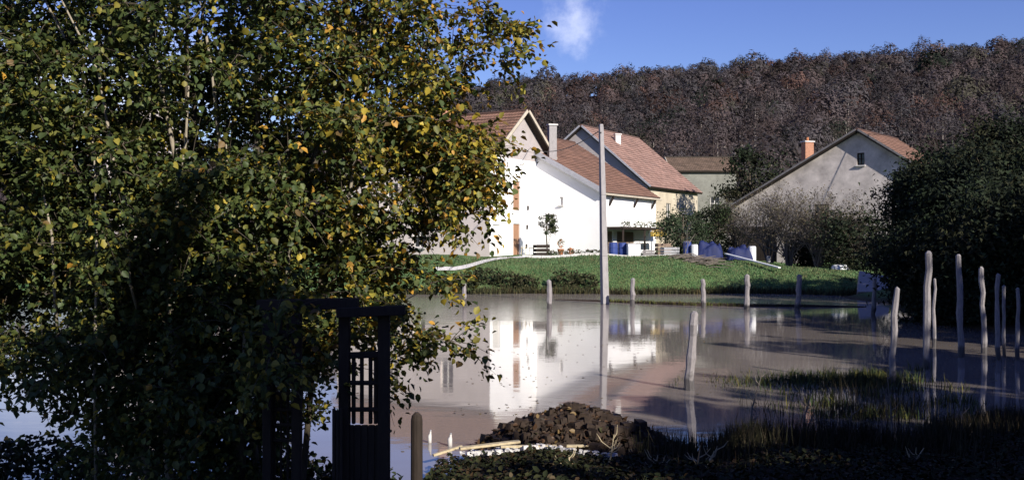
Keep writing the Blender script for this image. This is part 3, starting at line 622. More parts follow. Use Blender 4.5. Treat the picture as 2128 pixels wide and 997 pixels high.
# ------------------------------------------------------------------ pole, cable and posts
pb = MB(); d = 47.0; x0 = X(1257, d); x1 = X(1249, d); prof = []
co, si = math.cos(R(20)), math.sin(R(20))
for zz, xx, hw in ((-.6, x0, .16), (.0, x0, .155), (2.2, x0 - .05, .142), (5.0, x0 - .1, .12), (8.15, x1, .092), (8.25, x1, .075)): prof.append([(xx + (a * co - b_ * si) * hw, d + (a * si + b_ * co) * hw, zz) for a, b_ in ((-1, -1), (1, -1), (1, 1), (-1, 1))])
for a, b_ in zip(prof[:-1], prof[1:]): pb.hexa(a + b_)
pole = empty('utility_pole', (x0, d, 0)); tag(pole, 'tall square concrete utility pole standing in the flood before the annex', 'pole')
pb.build('shaft', M('concrete'), pole, bevel=.02)
mb = MB(); mb.beam((x1 - .02, d - .14, 7.85), (x1 - .02, d + .3, 7.85), .06, .06); mb.build('bracket', M('iron'), pole)
mb = MB(); mb.tube([(x1 - .02, d + .25, 7.85), (x1 - .02, d + .25, 7.98), (x1 - .02, d + .25, 8.05)], [.045, .06, .03], 8); mb.build('insulator', M('frame_white'), pole)
cb = MB(); a = Vector((x1 - .02, d + .25, 8.0)); b_ = oA + uA * 4.9 - eA * .08 + Vector((0, 0, 9.3)); cb.tube([a.lerp(b_, t / 14) - Vector((0, 0, .55 * 4 * (t / 14) * (1 - t / 14))) for t in range(15)], .022, 5)
tag(cb.build('power_cable', M('iron')), 'dark cable sagging from the concrete pole to the white gable', 'cable')

cb = MB(); a = pk + Vector((0, -.3, 10.75)); b_ = P(2330, 246, 58); cb.tube([a.lerp(b_, t / 14) - Vector((0, 0, .35 * 4 * (t / 14) * (1 - t / 14))) for t in range(15)], .022, 5)
tag(cb.build('power_cable', M('iron')), 'thin dark cable running from the barn peak off to the right', 'cable')

def post(px0, y0, px1, y1, wpx, label, group, nm='fence_post'):
    """y0 top, y1 waterline"""
    d = H * F / (y1 - HORIZ); base = Vector((X(px1, d), d, 0)); top = P(px0, y0, d); wd = wpx / F * d * .5; mb = MB(); n_ = 7; pts, rr = [], []
    for k in range(n_ + 1):
        t = k / n_ * 1.0; p = base.lerp(top, t); pts.append(p + Vector((random.gauss(0, .013), random.gauss(0, .013), 0))); rr.append(wd * (1.08 - .16 * t) * random.uniform(.86, 1.14))
    pts = [base + (base - top).normalized() * .6] + pts + [top + (top - base).normalized() * wd * .5]; rr = [rr[0]] + rr + [rr[-1] * .55]
    mb.tube(pts, rr, 7); return tag(mb.build(nm, M('weathered_wood')), label, 'post', group)
gf = 'fence posts along the far bank'; gn = 'stakes on the right'
post(1142, 584, 1142, 641, 11, 'weathered fence post in the flood left of the concrete pole', gf)
post(1315, 580, 1314, 636, 10, 'weathered fence post just right of the concrete pole', gf)
post(1460, 582, 1463, 640, 10, 'weathered fence post behind the leaning grey stake', gf)
post(1554, 573, 1552, 643, 11, 'weathered fence post fourth from the left before the green bank', gf)
post(1662, 573, 1657, 642, 11, 'weathered fence post fifth from the left before the green bank', gf)
post(1818, 580, 1815, 652, 9, 'weathered fence post before the pale concrete slab', gf)
post(965, 590, 965, 634, 9, 'fence post leftmost by the hazel leaves', gf)
post(1443, 652, 1432, 810, 19, 'thick grey stake leaning right, alone in the middle of the water', gn, 'stake')
post(1862, 600, 1852, 800, 13, 'slightly leaning grey stake at the weedy edge, leftmost of the right group', gn, 'stake')
post(1930, 526, 1925, 766, 14, 'tallest and thickest pale stake on the right', gn, 'stake')
post(1942, 580, 1941, 722, 7, 'thin stake close behind the tallest pale stake', gn, 'stake')
post(1992, 531, 1998, 742, 12, 'second tall pale stake on the right, leaning left', gn, 'stake')
post(2040, 558, 2046, 734, 11, 'third tall pale stake from the left on the right bank', gn, 'stake')
post(2072, 571, 2074, 748, 9, 'fourth tall stake, third from the right edge', gn, 'stake')
post(2086, 595, 2087, 742, 7, 'thin stake, second from the right edge', gn, 'stake')
post(2116, 600, 2114, 748, 8, 'stake nearest the right edge of the photo', gn, 'stake')

# ------------------------------------------------------------------ things on the terrace
TZ = lambda x, y: float(tz(x, y))
k_ = MB(); kp = [(X(p, 63.2), 63.2 + .0 * p) for p in range(1085, 1430, 20)]
for a, b_ in zip(kp[:-1], kp[1:]): k_.beam((a[0] + .01, a[1], TZ(*a) + .02), (b_[0] - .01, b_[1], TZ(*b_) + .02), .18, .22)
tag(k_.build('terrace_kerb', M('concrete_pale')), 'low pale concrete kerb along the top of the grass bank', 'kerb')
pth = MB(); pc = [Vector((X(px, dd), dd, 0)) for px, dd in ((905, 59.2), (945, 59.7), (985, 60.6), (1030, 61.6), (1075, 62.7), (1105, 63.6))]
for a, b_ in zip(pc[:-1], pc[1:]):
    for s in range(4):
        p, q = a.lerp(b_, s / 4), a.lerp(b_, (s + 1) / 4); w_ = Vector((.0, .32, 0)); f = lambda v: (v.x, v.y, TZ(v.x, v.y) + .06); pth.quad(f(p - w_), f(q - w_), f(q + w_), f(p + w_))
tag(pth.build('path', M('concrete_pale')), kind='structure')

def barrel(px, d, label):
    x = X(px, d); z = TZ(x, d); root = empty('barrel', (x, d, z)); tag(root, label, 'barrel', 'blue barrels on the terrace'); mb = MB()
    prof = [(0, .27), (.03, .29), (.3, .295), (.31, .31), (.34, .31), (.35, .295), (.6, .295), (.61, .31), (.64, .31), (.65, .295), (.88, .285), (.93, .25)]
    mb.tube([(x, d, z + h) for h, r in prof], [r for h, r in prof], 14); mb.build('body', M('blue_plastic'), root, smooth=False)
    mb = MB(); mb.tube([(x, d, z + .935), (x, d, z + .96)], [.27, .265], 14); mb.build('lid', M('black_rubber'), root)
barrel(1274, 64.6, 'left blue plastic barrel beside the concrete pole'); barrel(1293, 64.9, 'right blue plastic barrel next to the white cabinet')
x = X(1316, 64.5); z = TZ(x, 64.5); fr = empty('cabinet', (x, 64.5, z)); tag(fr, 'white metal cabinet standing right of the blue barrels', 'cabinet')
mb = MB(); mb.box((x, 64.5, z + .45), (.8, .6, .9), .1); mb.build('body', M('white_enamel'), fr, bevel=.02)
mb = MB(); mb.box((x + .03, 64.18, z + .42), (.7, .03, .72), .1); mb.build('door', M('white_enamel'), fr, bevel=.008)
mb = MB(); mb.beam((x - .25, 64.14, z + .3), (x - .25, 64.14, z + .6), .025, .03); mb.build('handle', M('zinc'), fr)
mb = MB(); mb.box((x, 64.5, z + .93), (.84, .64, .05), .1); mb.build('top', M('grey_plastic'), fr)
def crate(px, d, size, m, label, rz=.2):
    x = X(px, d); z = TZ(x, d); root = empty('crate', (x, d, z)); tag(root, label, 'crate', 'crates on the terrace'); a, b_, h = size
    n_ = 3; co, si = math.cos(rz), math.sin(rz); L_ = lambda u, v: (x + u * co - v * si, d + u * si + v * co)
    for k in range(n_):
        zz = z + h * (k + .5) / n_
        for (cx, cy, sx, sy) in ((0, -b_ / 2, a, .025), (0, b_ / 2, a, .025), (-a / 2, 0, .025, b_), (a / 2, 0, .025, b_)):
            mb = MB(); c = L_(cx, cy); mb.box((c[0], c[1], zz), (sx, sy, h / n_ * .82), rz); mb.build('slat', M(m), root)
    mb = MB(); mb.box((x, d, z + .03), (a - .06, b_ - .06, .03), rz); mb.build('floor', M(m), root)
crate(1392, 64.4, (1.0, .7, .55), 'grey_plastic', 'grey crate between the white cabinet and the tarps'); crate(1348, 64.8, (.7, .5, .45), 'weathered_wood', 'wooden crate just right of the white cabinet', -.1)
crate(1378, 66.0, (.9, .6, .8), 'brown_wall', 'brown crate behind the grey crate'); crate(1125, 64.6, (.9, .6, .75), 'dark_wood', 'dark crate in front of the white gable', .3)
def tarp(px, d, sx, sy, sz, label):
    x = X(px, d); z = TZ(x, d); n_ = 22; Vv = []; 
    for j in range(n_):
        for i in range(n_):
            u, v = i / (n_ - 1) * 2 - 1, j / (n_ - 1) * 2 - 1; r_ = max(abs(u), abs(v)) ** 2 * .5 + math.hypot(u, v) * .5
            h = sz * (1 - min(1, r_) ** 4) * (.8 + .55 * mnoise.noise((u * 1.8 + px, v * 1.8, 0))) + .16 * abs(mnoise.noise((u * 3.5, v * 3.5, px))) + .06 * mnoise.noise((u * 9, v * 9, px)) + .02
            Vv.append((x + u * sx / 2 + .05 * mnoise.noise((v * 4, u, 3)), d + v * sy / 2, z + max(h, .0) - (.05 if r_ > .95 else 0)))
    i0 = np.array([[j * n_ + i for i in range(n_ - 1)] for j in range(n_ - 1)]).ravel(); Fc = np.concatenate([np.stack([i0, i0 + 1, i0 + n_ + 1], 1), np.stack([i0, i0 + n_ + 1, i0 + n_], 1)])
    o = fast('tarp_covered_pile', Vv, Fc, M('blue_tarp')); tag(o, label, 'tarp', 'blue tarps on the terrace')
tarp(1474, 64.2, 1.75, 1.2, 1.0, 'left pile under a dark blue tarp'); tarp(1536, 63.6, 1.7, 1.1, .85, 'right pile under a crumpled blue tarp beside the white drum')
def drum(px, d, h, r, m, label, nm='drum', cat='drum'):
    x = X(px, d); z = TZ(x, d); root = empty(nm, (x, d, z)); tag(root, label, cat); mb = MB(); mb.tube([(x, d, z), (x, d, z + h * .06), (x, d, z + h * .9), (x, d, z + h * .96)], [r * .94, r, r, r * .9], 12); mb.build('body', M(m), root)
    mb = MB(); mb.tube([(x, d, z + h * .962), (x, d, z + h)], [r * .95, r * .7], 12); mb.build('lid', M('grey_plastic'), root)
drum(1563, 63.4, .95, .24, 'white_enamel', 'white upright drum right of the blue tarps'); drum(1443, 63.9, .85, .22, 'white_enamel', 'white drum left of the blue tarps', 'drum'); drum(1428, 64.3, .95, .26, 'blue_plastic', 'pale blue bin beside the thin young tree', 'bin', 'bin')
drum(1597, 64.5, .55, .14, 'grey_plastic', 'small grey can right of the white drum', 'can', 'can')
# yellow wheelbarrow tub under the balcony
x = X(1308, 66.3); yt = empty('trough', (x, 66.3, 2.8)); tag(yt, 'yellow flower trough hanging below the balcony', 'trough')
mb = MB(); a = cB + uB * 1.55 + eB * 5.0; bdir = eB
mb.beam(a + Vector((0, 0, 3.42)), a + bdir * 2.6 + Vector((0, 0, 3.42)), .25, .35); mb.build('body', M('yellow_paint'), yt, bevel=.03)
for k in range(5):
    q = a + bdir * (.3 + .5 * k); plant_clump('flowers', None, (q.x, q.y, 3.62), (.2, .2, .12), 40, .09, [(.5, .3, .03), (.06, .09, .03)], parent=yt)
# orange pot with small plant and low shrubs by the annex gable
for (px, col, lb_) in ((1165, 'terracotta', 'orange flowerpot against the white annex wall'), (1186, 'terracotta', 'smaller flowerpot right of the orange flowerpot')):
    d = 66.6; x = X(px, d); z = TZ(x, d); root = empty('flowerpot', (x, d, z)); tag(root, lb_, 'flowerpot'); hh = 1.0 if px < 1170 else .5
    mb = MB(); mb.tube([(x, d, z), (x, d, z + hh * .4), (x, d, z + hh * .45), (x, d, z + hh * .5)], [.14, .2, .23, .22], 10); mb.build('pot', M(col), root); plant_clump('plant', None, (x, d, z + hh * .85), (.22, .22, hh * .35), 90, .12, [(.45, .12, .03), (.5, .2, .04), (.06, .09, .03)], parent=root)
for k, px in enumerate((1150, 1172, 1198, 1222, 1240)):
    x = X(px, 64.2); plant_clump('border_plant', ['border plants below the annex gable, first clump from left', 'border plants below the annex gable, second clump from left', 'border plants below the annex gable, third clump from left', 'border plants below the annex gable, fourth clump from left', 'border plants beside the concrete pole on the terrace'][k], (x, 64.2, TZ(x, 64.2) + .15), (.42, .3, .3), 160, .13, [(.06, .06, .03), (.10, .07, .05), (.04, .06, .025)], group='border plants on the terrace')
# garden chairs/pots by the door: two small pale stools
for px, lb_ in ((1088, 'small pale stool by the brown door'), (1104, 'small pale stool left of the dark crate')):
    d = 65.2; x = X(px, d); z = TZ(x, d); st = empty('stool', (x, d, z)); tag(st, lb_, 'stool', 'stools on the terrace'); mb = MB(); mb.box((x, d, z + .5), (.36, .36, .05)); mb.build('seat', M('straw'), st)
    for a, b_ in ((-1, -1), (1, -1), (1, 1), (-1, 1)):
        mb = MB(); mb.beam((x + a * .14, d + b_ * .14, z), (x + a * .12, d + b_ * .12, z + .475), .04, .04); mb.build('leg', M('straw'), st)
# long pale plank leaning down the bank
mb = MB(); a = P(1508, 527, 63.0); b_ = P(1620, 556, 59.5); mb.beam(a, b_, .22, .06); tag(mb.build('plank', M('white_enamel')), 'long white plank sloping down the bank below the tarps', 'plank')
# brushwood on the bank below the tarps
for px, dd, lb_ in ((1440, 61.6, 'heap of cut branches on the bank below the left tarp'), (1470, 61.2, 'smaller heap of cut branches right of the first')):
    mb = MB(); x = X(px, dd)
    for k in range(26):
        a = random.uniform(-.5, .5); cx = x + random.gauss(0, .5); cy = dd + random.gauss(0, .3); zz = TZ(cx, cy) + random.uniform(.05, .3); ln = random.uniform(.4, .9); mb.tube([(cx - ln * math.cos(a), cy - ln * math.sin(a), zz - .05), (cx, cy, zz + .06), (cx + ln * math.cos(a), cy + ln * math.sin(a), zz + random.uniform(-.1, .2))], [.025, .03, .012], 4)
    tag(mb.build('brushwood', M('twig')), lb_, 'branches', 'brushwood on the bank')
# concrete slab and pale basin at the right
mb = MB(); c = P(1813, 585, 54); a, b_, c1, d1 = P(1782, 606, 53.6), P(1850, 606, 52.6), P(1846, 574, 54.2), P(1786, 562, 55.5)
th = Vector((.05, .35, -.25)); mb.hexa([a + th, b_ + th, c1 + th, d1 + th, a, b_, c1, d1]); tag(mb.build('concrete_slab', M('concrete'), bevel=.03), 'grey concrete slab tilted on the right end of the bank', 'slab')
mb = MB(); c = P(1745, 552, 60.5); mb.tube([(c.x, c.y, c.z - .22), (c.x, c.y, c.z - .02), (c.x, c.y, c.z + .06), (c.x, c.y, c.z + .08)], [.52, .46, .36, .1], 16)
bz_ = empty('basin', (c.x, c.y, c.z - .22)); tag(bz_, 'pale upturned basin under the dark bushes at right', 'basin'); mb.build('bowl', M('white_enamel'), bz_, smooth=True)
mb = MB(); mb.tube([(c.x + .55 * math.cos(t * .3927), c.y + .55 * math.sin(t * .3927), c.z - .2) for t in range(17)], .035, 6); mb.build('rim', M('white_enamel'), bz_)

# ------------------------------------------------------------------ compost heap on the near bank
def heap(cx, cy, sx, sy, sz):
    n_ = 64; Vv = np.zeros((n_, n_, 3))
    for j in range(n_):
        for i in range(n_):
            u, v = i / (n_ - 1) * 2 - 1, j / (n_ - 1) * 2 - 1
            r_ = math.hypot(u, v); prof = max(0, 1 - r_ ** 1.7)
            skew = 1 + .25 * mnoise.noise((u * 1.7 + 2, v * 1.7, .3)); b = sz * prof * skew * (1.05 - .15 * u)
            b += (.10 * mnoise.noise((u * 5, v * 5, 1)) + .07 * mnoise.noise((u * 11, v * 11, 2)) + .04 * mnoise.noise((u * 22, v * 22, 5))) * min(1, prof * 3)
            x_, y_ = cx + u * sx, cy + v * sy; Vv[j, i] = (x_, y_, max(TZ(x_, y_), -.1) - .06 + b)
    i0 = np.array([[j * n_ + i for i in range(n_ - 1)] for j in range(n_ - 1)]).ravel(); Fc = np.concatenate([np.stack([i0, i0 + 1, i0 + n_ + 1], 1), np.stack([i0, i0 + n_ + 1, i0 + n_], 1)])
    root = empty('compost_heap', (cx, cy, 0)); tag(root, 'dark brown heap of compost and rotting leaves at the water edge', 'heap')
    fast('mound', Vv.reshape(-1, 3), Fc, M('compost'), root)
    pts = Vv.reshape(-1, 3); pts = pts[(np.hypot((pts[:, 0] - cx) / sx, (pts[:, 1] - cy) / sy) < .95)]
    cl = MB()
    for k in range(1500):
        p = random.choice(pts); s = random.choice((.012, .018, .03, .045, .06, .09)) * random.uniform(.7, 1.3); cl.box((p[0] + random.gauss(0, .02), p[1] + random.gauss(0, .02), p[2] + s * .3), (s * 1.6, s * 1.2, s), random.uniform(0, 3), .7, s * .22)
    tag(cl.build('clods', M('compost'), root), kind='stuff')
    n = 2600; p = pts[RNG.integers(0, len(pts), n)] + RNG.normal(size=(n, 3)) * .02; p[:, 2] += .02
    ax = rdirs(n); ax[:, 2] *= .5; nn = rdirs(n); nn[:, 2] += 1.2; Vl, Fl = leaves(p, ax, nn, RNG.uniform(.05, .11, n), RNG.uniform(.035, .075, n))
    cols = np.array([(.06, .035, .02), (.10, .055, .03), (.035, .025, .016), (.14, .075, .04), (.05, .05, .02), (.2, .13, .05)])[RNG.choice(6, n, p=[.3, .22, .26, .1, .09, .03])]
    tag(fast('leaf_litter', Vl, Fl, M('leaf'), root, np.repeat(cols, 4, 0)), kind='stuff')
HC = (X(1205, 13.9), 13.9); heap(HC[0], HC[1], 1.6, 1.0, .55)

# ------------------------------------------------------------------ pergola gate in the hazel
PD = 8.0
per = empty('garden_gateway', (X(700, PD), PD, 0)); tag(per, 'dark wooden garden gateway with trellis panels half hidden under the hazel', 'gateway')
def wood(name, p0, p1, wd, ht, parent, up=(0, 0, 1), m='dark_wood'):
    mb = MB(); mb.beam(p0, p1, wd, ht, up); return mb.build(name, M(m), parent, bevel=.008)
pp_ = lambda px, py, dy=0: P(px, py, PD + dy)
for px, w_, top in ((617, .075, 650), (716, .085, 655), (798, .09, 645), (556, .07, 650)):
    a = pp_(px, top); wood('post', (a.x, a.y, -.5), tuple(a), w_, w_, per, (0, 1, 0))
wood('lintel', tuple(pp_(536, 634)), tuple(pp_(745, 630)), .10, .085, per); wood('lintel', tuple(pp_(700, 650, -.08)), tuple(pp_(842, 644, -.08)), .09, .075, per)
gt = wood('gate_rail', tuple(pp_(722, 738)), tuple(pp_(792, 736)), .04, .05, per)
for py in (795, 850): wood('gate_rail', tuple(pp_(722, py)), tuple(pp_(792, py)), .035, .035, per)
for px in (735, 752, 770, 781): wood('gate_bar', tuple(pp_(px, 880, .02)), tuple(pp_(px, 736, .02)), .03, .035, per, (0, 1, 0))
for k in range(5): px = 729 + k * 14.5; wood('gate_board', tuple(pp_(px, 1060)), tuple(pp_(px, 882)), .03, .053, per, (1, 0, 0))
for k in range(8):
    py = 690 + k * 32; wood('trellis_slat', tuple(pp_(560, py, .03)), tuple(pp_(612, py, .03)), .02, .03, per)
for px in (570, 584, 598): wood('trellis_slat', tuple(pp_(px, 1000, .055)), tuple(pp_(px, 665, .055)), .02, .025, per, (0, 1, 0))
for k in range(3): px = 694 + k * 7.5; wood('gate_board', tuple(P(px, 1060, PD - .12)), tuple(P(px, 848 + 3 * (k % 2), PD - .12)), .025, .027, per, (1, 0, 0))
# short round-topped post beside the gateway
mb = MB(); d = 11.2; a = P(866, 872, d); mb.tube([(a.x, a.y, -.5), (a.x, a.y, a.z), (a.x, a.y, a.z + .05), (a.x, a.y, a.z + .085)], [.068, .064, .055, .02], 12); tag(mb.build('bollard_post', M('dark_wood'), smooth=False), 'short dark round-topped post right of the gateway', 'post')

# ------------------------------------------------------------------ hazel
def hazel():
    base = Vector((-2.75, 9.8, 0)); bz = float(tz(base.x, base.y)); root = empty('hazel_tree', (base.x, base.y, bz)); tag(root, 'large many-stemmed hazel with green and yellowing leaves filling the left side', 'tree')
    cen = np.array([-2.75, 9.75, 3.35]); 
    # clump centres through the crown volume
    cl = []
    while len(cl) < 800:
        q = RNG.uniform(-1, 1, 3); r_ = np.linalg.norm(q)
        if r_ > 1 or r_ < .25: continue
        z = cen[2] + q[2] * 3.3
        wx = np.interp(z, [.6, 1.4, 2.0, 2.7, 3.2, 3.7, 4.3, 4.8, 6.6], [1.4, 1.6, 1.68, 1.72, 2.2, 2.42, 2.48, 2.42, 2.3]) if q[0] > 0 else 3.4
        s_ = math.sqrt(max(.02, 1 - min(.98, abs(q[2])) ** 2)); 
        x_ = cen[0] + q[0] / s_ * wx * .96; y_ = cen[1] + q[1] / s_ * 1.5
        if z < .5 or x_ < -6.4: continue
        if z < 1.75 and x_ > -2.05: continue
        if z < 1.35 and x_ < -3.85: continue
        cl.append((x_, y_, z))
    extra = [P(1118, 75, 9.0), P(1090, 120, 9.0), P(1075, 45, 9.2), P(1040, 90, 9.1), P(1030, 20, 9.3), P(985, 708, 8.8), P(940, 700, 8.9), P(905, 700, 9), P(1045, 420, 9.2), P(1030, 380, 9.1), P(1050, 310, 9.2), P(1010, 330, 9.0), P(985, 460, 9.0), P(940, 590, 9.1), P(905, 560, 9.0), P(875, 740, 9), P(860, 640, 8.8), P(830, 770, 9),
             P(40, 770, 9.5), P(120, 800, 9.4), P(200, 860, 9.2), P(260, 900, 9.1), P(330, 880, 9.2), P(420, 900, 9.1), P(480, 860, 9.3), P(300, 820, 9.0), P(400, 800, 9.0), P(520, 880, 9.4)]
    extra = [e - Vector((.2, 0, 0)) for e in extra]
    extra += [P(random.uniform(190, 600), random.uniform(520, 980), random.uniform(9.1, 10.2)) for _ in range(120)] + [P(random.uniform(-40, 420), random.uniform(330, 760), random.uniform(9.6, 10.6)) for _ in range(60)]
    extra += [P(random.uniform(-60, 330), random.uniform(-20, 420), random.uniform(9.5, 10.6)) for _ in range(75)] + [P(random.uniform(505, 585), random.uniform(610, 780), random.uniform(7.55, 7.85)) for _ in range(5)]
    extra += [P(random.uniform(880, 990), random.uniform(230, 430), random.uniform(9.0, 10.2)) for _ in range(30)]
    cl += [tuple(e) for e in extra]; cl = np.array(cl)
    # stems
    stems = []; sb = 0
    for k in range(13):
        a = 2 * math.pi * k / 13 + random.uniform(-.2, .2); sx = random.uniform(-2.3, 2.0); b = base + Vector((math.cos(a) * .45 + sx * .18, math.sin(a) * .3, bz - .15)); top = Vector((base.x + sx * 1.05, base.y + random.uniform(-1, .9), random.uniform(5.0, 6.3)))
        pts = [b]
        for t in (.2, .4, .6, .8, 1): pts.append(b.lerp(top, t) + Vector((-.28 * sx * math.sin(math.pi * t) * .5 + random.gauss(0, .06), random.gauss(0, .06), .25 * math.sin(math.pi * t))))
        r_ = random.uniform(.026, .05); mb = MB(); mb.tube(pts, [r_, r_ * .88, r_ * .74, r_ * .58, r_ * .4, r_ * .15], 8); mb.build('stem', M('pale_bark' if k % 2 else 'bark'), root, smooth=True); stems.append(pts)
    for (pa, ya, pb_, yb, dd) in ((200, 1000, 196, 330, 8.75), (285, 640, 262, 480, 8.7), (590, 610, 625, 400, 8.9), (410, 470, 415, 350, 8.7), (575, 380, 600, 310, 8.8), (120, 700, 90, 400, 8.9), (350, 700, 395, 120, 8.9), (700, 560, 760, 180, 9.0), (500, 900, 470, 300, 8.9)):
        a, b_ = P(pa, ya, dd + .25), P(pb_, yb, dd); mb = MB(); mb.tube([a, a.lerp(b_, .35) + Vector((random.gauss(0, .03), 0, 0)), a.lerp(b_, .7) + Vector((random.gauss(0, .03), 0, 0)), b_], [.017, .015, .012, .006], 6); mb.build('stem', M('pale_bark'), root, smooth=True)
    br = MB(); lp, la, ln_ = [], [], []
    nodes = np.array([tuple(p) for pts in stems for p in pts[1:]]); nr = [.016] * len(nodes)
    dist0 = np.min(np.linalg.norm(cl[:, None] - nodes[None], axis=2), 1)
    for ci in np.argsort(dist0):
        c = Vector(cl[ci]); dd = np.linalg.norm(nodes - cl[ci], axis=1) + np.where(nodes[:, 2] < c.z + .05, 0, .7); j = int(np.argmin(dd)); p0 = Vector(nodes[j]); r0 = max(.004, min(nr[j] * .8, .012))
        mid = p0.lerp(c, .55) + Vector((random.gauss(0, .04), random.gauss(0, .04), .05)); br.tube([p0, mid, c], [r0, r0 * .85, r0 * .65], 4, cap=False)
        nodes = np.vstack([nodes, [tuple(mid), tuple(c)]]); nr += [r0 * .85, r0 * .65]
        for t in range(5):
            d = Vector((random.gauss(0, 1), random.gauss(0, 1), random.gauss(0, .7))).normalized(); d = (d + (c - p0).normalized() * .5).normalized(); L_ = random.uniform(.25, .52); e_ = c + d * L_ - Vector((0, 0, .05)); br.tube([c, c.lerp(e_, .5) + Vector((0, 0, .03)), e_], [.0045, .0035, .0015], 3, cap=False)
            for s in range(27):
                f = random.uniform(.1, 1.05); q = c.lerp(e_, f) + Vector((random.gauss(0, .045), random.gauss(0, .045), random.gauss(0, .045))); lp.append(q); a = d * .45 + Vector((random.gauss(0, .7), random.gauss(0, .7), random.gauss(-.45, .5))); la.append(a)
                ln_.append(Vector((random.gauss(0, .55), random.gauss(0, .55), 1)))
    tag(br.build('branches', M('bark'), root))
    lp = np.array([tuple(v) for v in lp]); la = np.array([tuple(v) for v in la]); ln_ = np.array([tuple(v) for v in ln_]); n = len(lp)
    L = RNG.uniform(.030, .084, n); Wd = L * RNG.uniform(.62, .9, n)
    # autumn colour: green inside, turning on the outer right-hand twigs
    out = np.clip((lp[:, 0] + 2.4) / 2.2, 0, 1); r = RNG.random(n)
    pal = np.array([(.056, .084, .026), (.086, .112, .030), (.15, .155, .034), (.26, .225, .036), (.40, .31, .04), (.42, .23, .035), (.17, .11, .04)])
    py_ = .06 + .34 * out; cum = np.stack([.40 - .26 * out, .74 - .46 * out, .92 - .46 * out, .975 - .34 * out, .993 - .16 * out, .997 - .05 * out], 1)
    kidx = (r[:, None] > cum).sum(1); col = pal[kidx] * RNG.uniform(.65, 1.3, (n, 1))
    # the 300 nearest to the viewer are single leaves, the rest one mass
    order = np.argsort(np.hypot(lp[:, 0] * .25, lp[:, 1]) + 3.0 * ((lp[:, 2] > 5.0) | (lp[:, 0] < -4.4) | (lp[:, 0] > .4))); sel = order[:300]; rest = order[300:]
    V, Fc = leaves(lp[rest], la[rest], ln_[rest], L[rest], Wd[rest]); crown = fast('foliage', V, Fc, M('leaf'), root, np.repeat(col[rest], 4, 0)); tag(crown, kind='stuff')
    protos = []
    for k in range(10):
        V, Fc = leaves(np.zeros((1, 3)), np.array([[1., 0, 0]]), np.array([[0, 0, 1.]]), np.array([1.]), np.array([random.uniform(.62, .9)]))
        me = bpy.data.meshes.new('leaf'); me.from_pydata(V.tolist(), [], Fc.tolist()); a = me.attributes.new('col', 'FLOAT_COLOR', 'FACE'); c = pal[[0, 1, 1, 2, 2, 2, 3, 3, 4, 1][k]]; a.data.foreach_set('color', np.tile(np.append(c, 1), 4).astype(np.float32)); me.update(); me.materials.append(M('leaf')); protos.append(me)
    for i in sel:
        o = bpy.data.objects.new('leaf', protos[RNG.integers(0, 10)]); C.objects.link(o); attach(o, root); ax = Vector(la[i]).normalized(); sd_ = ax.cross(Vector(ln_[i])).normalized(); up = sd_.cross(ax)
        mt = Matrix((ax, -sd_, up)).transposed().to_4x4(); s = float(L[i]); o.matrix_basis = Matrix.Translation(Vector(lp[i])) @ mt @ Matrix.Scale(s, 4)
hazel()
# dark undergrowth at the foot of the hazel
for k, (px, d, r, h, lb_) in enumerate(((70, 10.8, 1.05, .72, 'low dark bramble clump at lower left before the water'), (280, 10.3, .9, 1.0, 'dark bramble clump under the hazel left of the gateway'), (420, 10.5, .9, 1.1, 'dark bramble clump under the hazel, middle'), (530, 10.7, .7, 1.0, 'dark bramble clump beside the gateway trellis'), (650, 10.9, .5, .42, 'low dark bramble between the gateway posts'), (745, 10.9, .5, .42, 'low dark bramble before the gate boards'))):
    x = X(px, d); z = max(0, TZ(x, d)); n = 2600 if px < 100 else 900; pos = np.array([x, d, z + h * .35]) + rdirs(n) * np.array([r, .45, h * .75]) * RNG.uniform(.2, 1, (n, 1)) ** .5; pos[:, 2] = np.maximum(pos[:, 2], -.02)
    V, Fc = leaves(pos, rdirs(n), rdirs(n) + np.array([0, 0, 1.]), RNG.uniform(.05, .1, n), RNG.uniform(.04, .07, n)); cols = np.array([(.03, .05, .018), (.045, .06, .02), (.02, .03, .014), (.05, .04, .02)])[RNG.integers(0, 4, n)]
    tag(fast('bramble', V, Fc, M('leaf'), None, np.repeat(cols, 4, 0)), lb_, 'bramble', 'brambles under the hazel')

# ------------------------------------------------------------------ near bank cover and weeds
n = 46000; x = RNG.uniform(-1.3, 8, n); y = near_shore(x) - RNG.uniform(-.15, 8.5, n); pos = np.stack([x, y, np.maximum(tz(x, y), 0) + RNG.uniform(.0, 1, n) ** 2 * .10], 1); pos = pos[np.hypot((x - HC[0]) / 1.3, (y - HC[1]) / .95) > 1]; pos = pos[~((pos[:, 1] > 12.5) & (pos[:, 0] < 1.5))]; n = len(pos)
V, Fc = leaves(pos, rdirs(n) * np.array([1, 1, .4]), rdirs(n) * .6 + np.array([0, 0, 1.]), RNG.uniform(.04, .09, n), RNG.uniform(.03, .06, n))
cols = np.array([(.022, .028, .012), (.032, .034, .014), (.045, .028, .014), (.018, .016, .010), (.09, .07, .04)])[RNG.choice(5, n, p=[.34, .26, .2, .17, .03])]
tag(fast('ground_cover', V, Fc, M('foliage'), None, np.repeat(cols, 4, 0)), 'dark ivy and dead leaves carpeting the near bank', 'ground cover', None, 'stuff')
n = 9000; x = RNG.uniform(1.5, 8.5, n); y = near_shore(x) - RNG.exponential(.5, n) + .5; y = np.maximum(y, 10)
grass('bank_weeds', 'dark straggling grass along the near water edge at right', np.stack([x, y, np.maximum(tz(x, y), -.1)], 1), .34, .012, [(.025, .03, .014), (.04, .04, .02), (.07, .06, .035), (.02, .022, .012)], lean=.55)
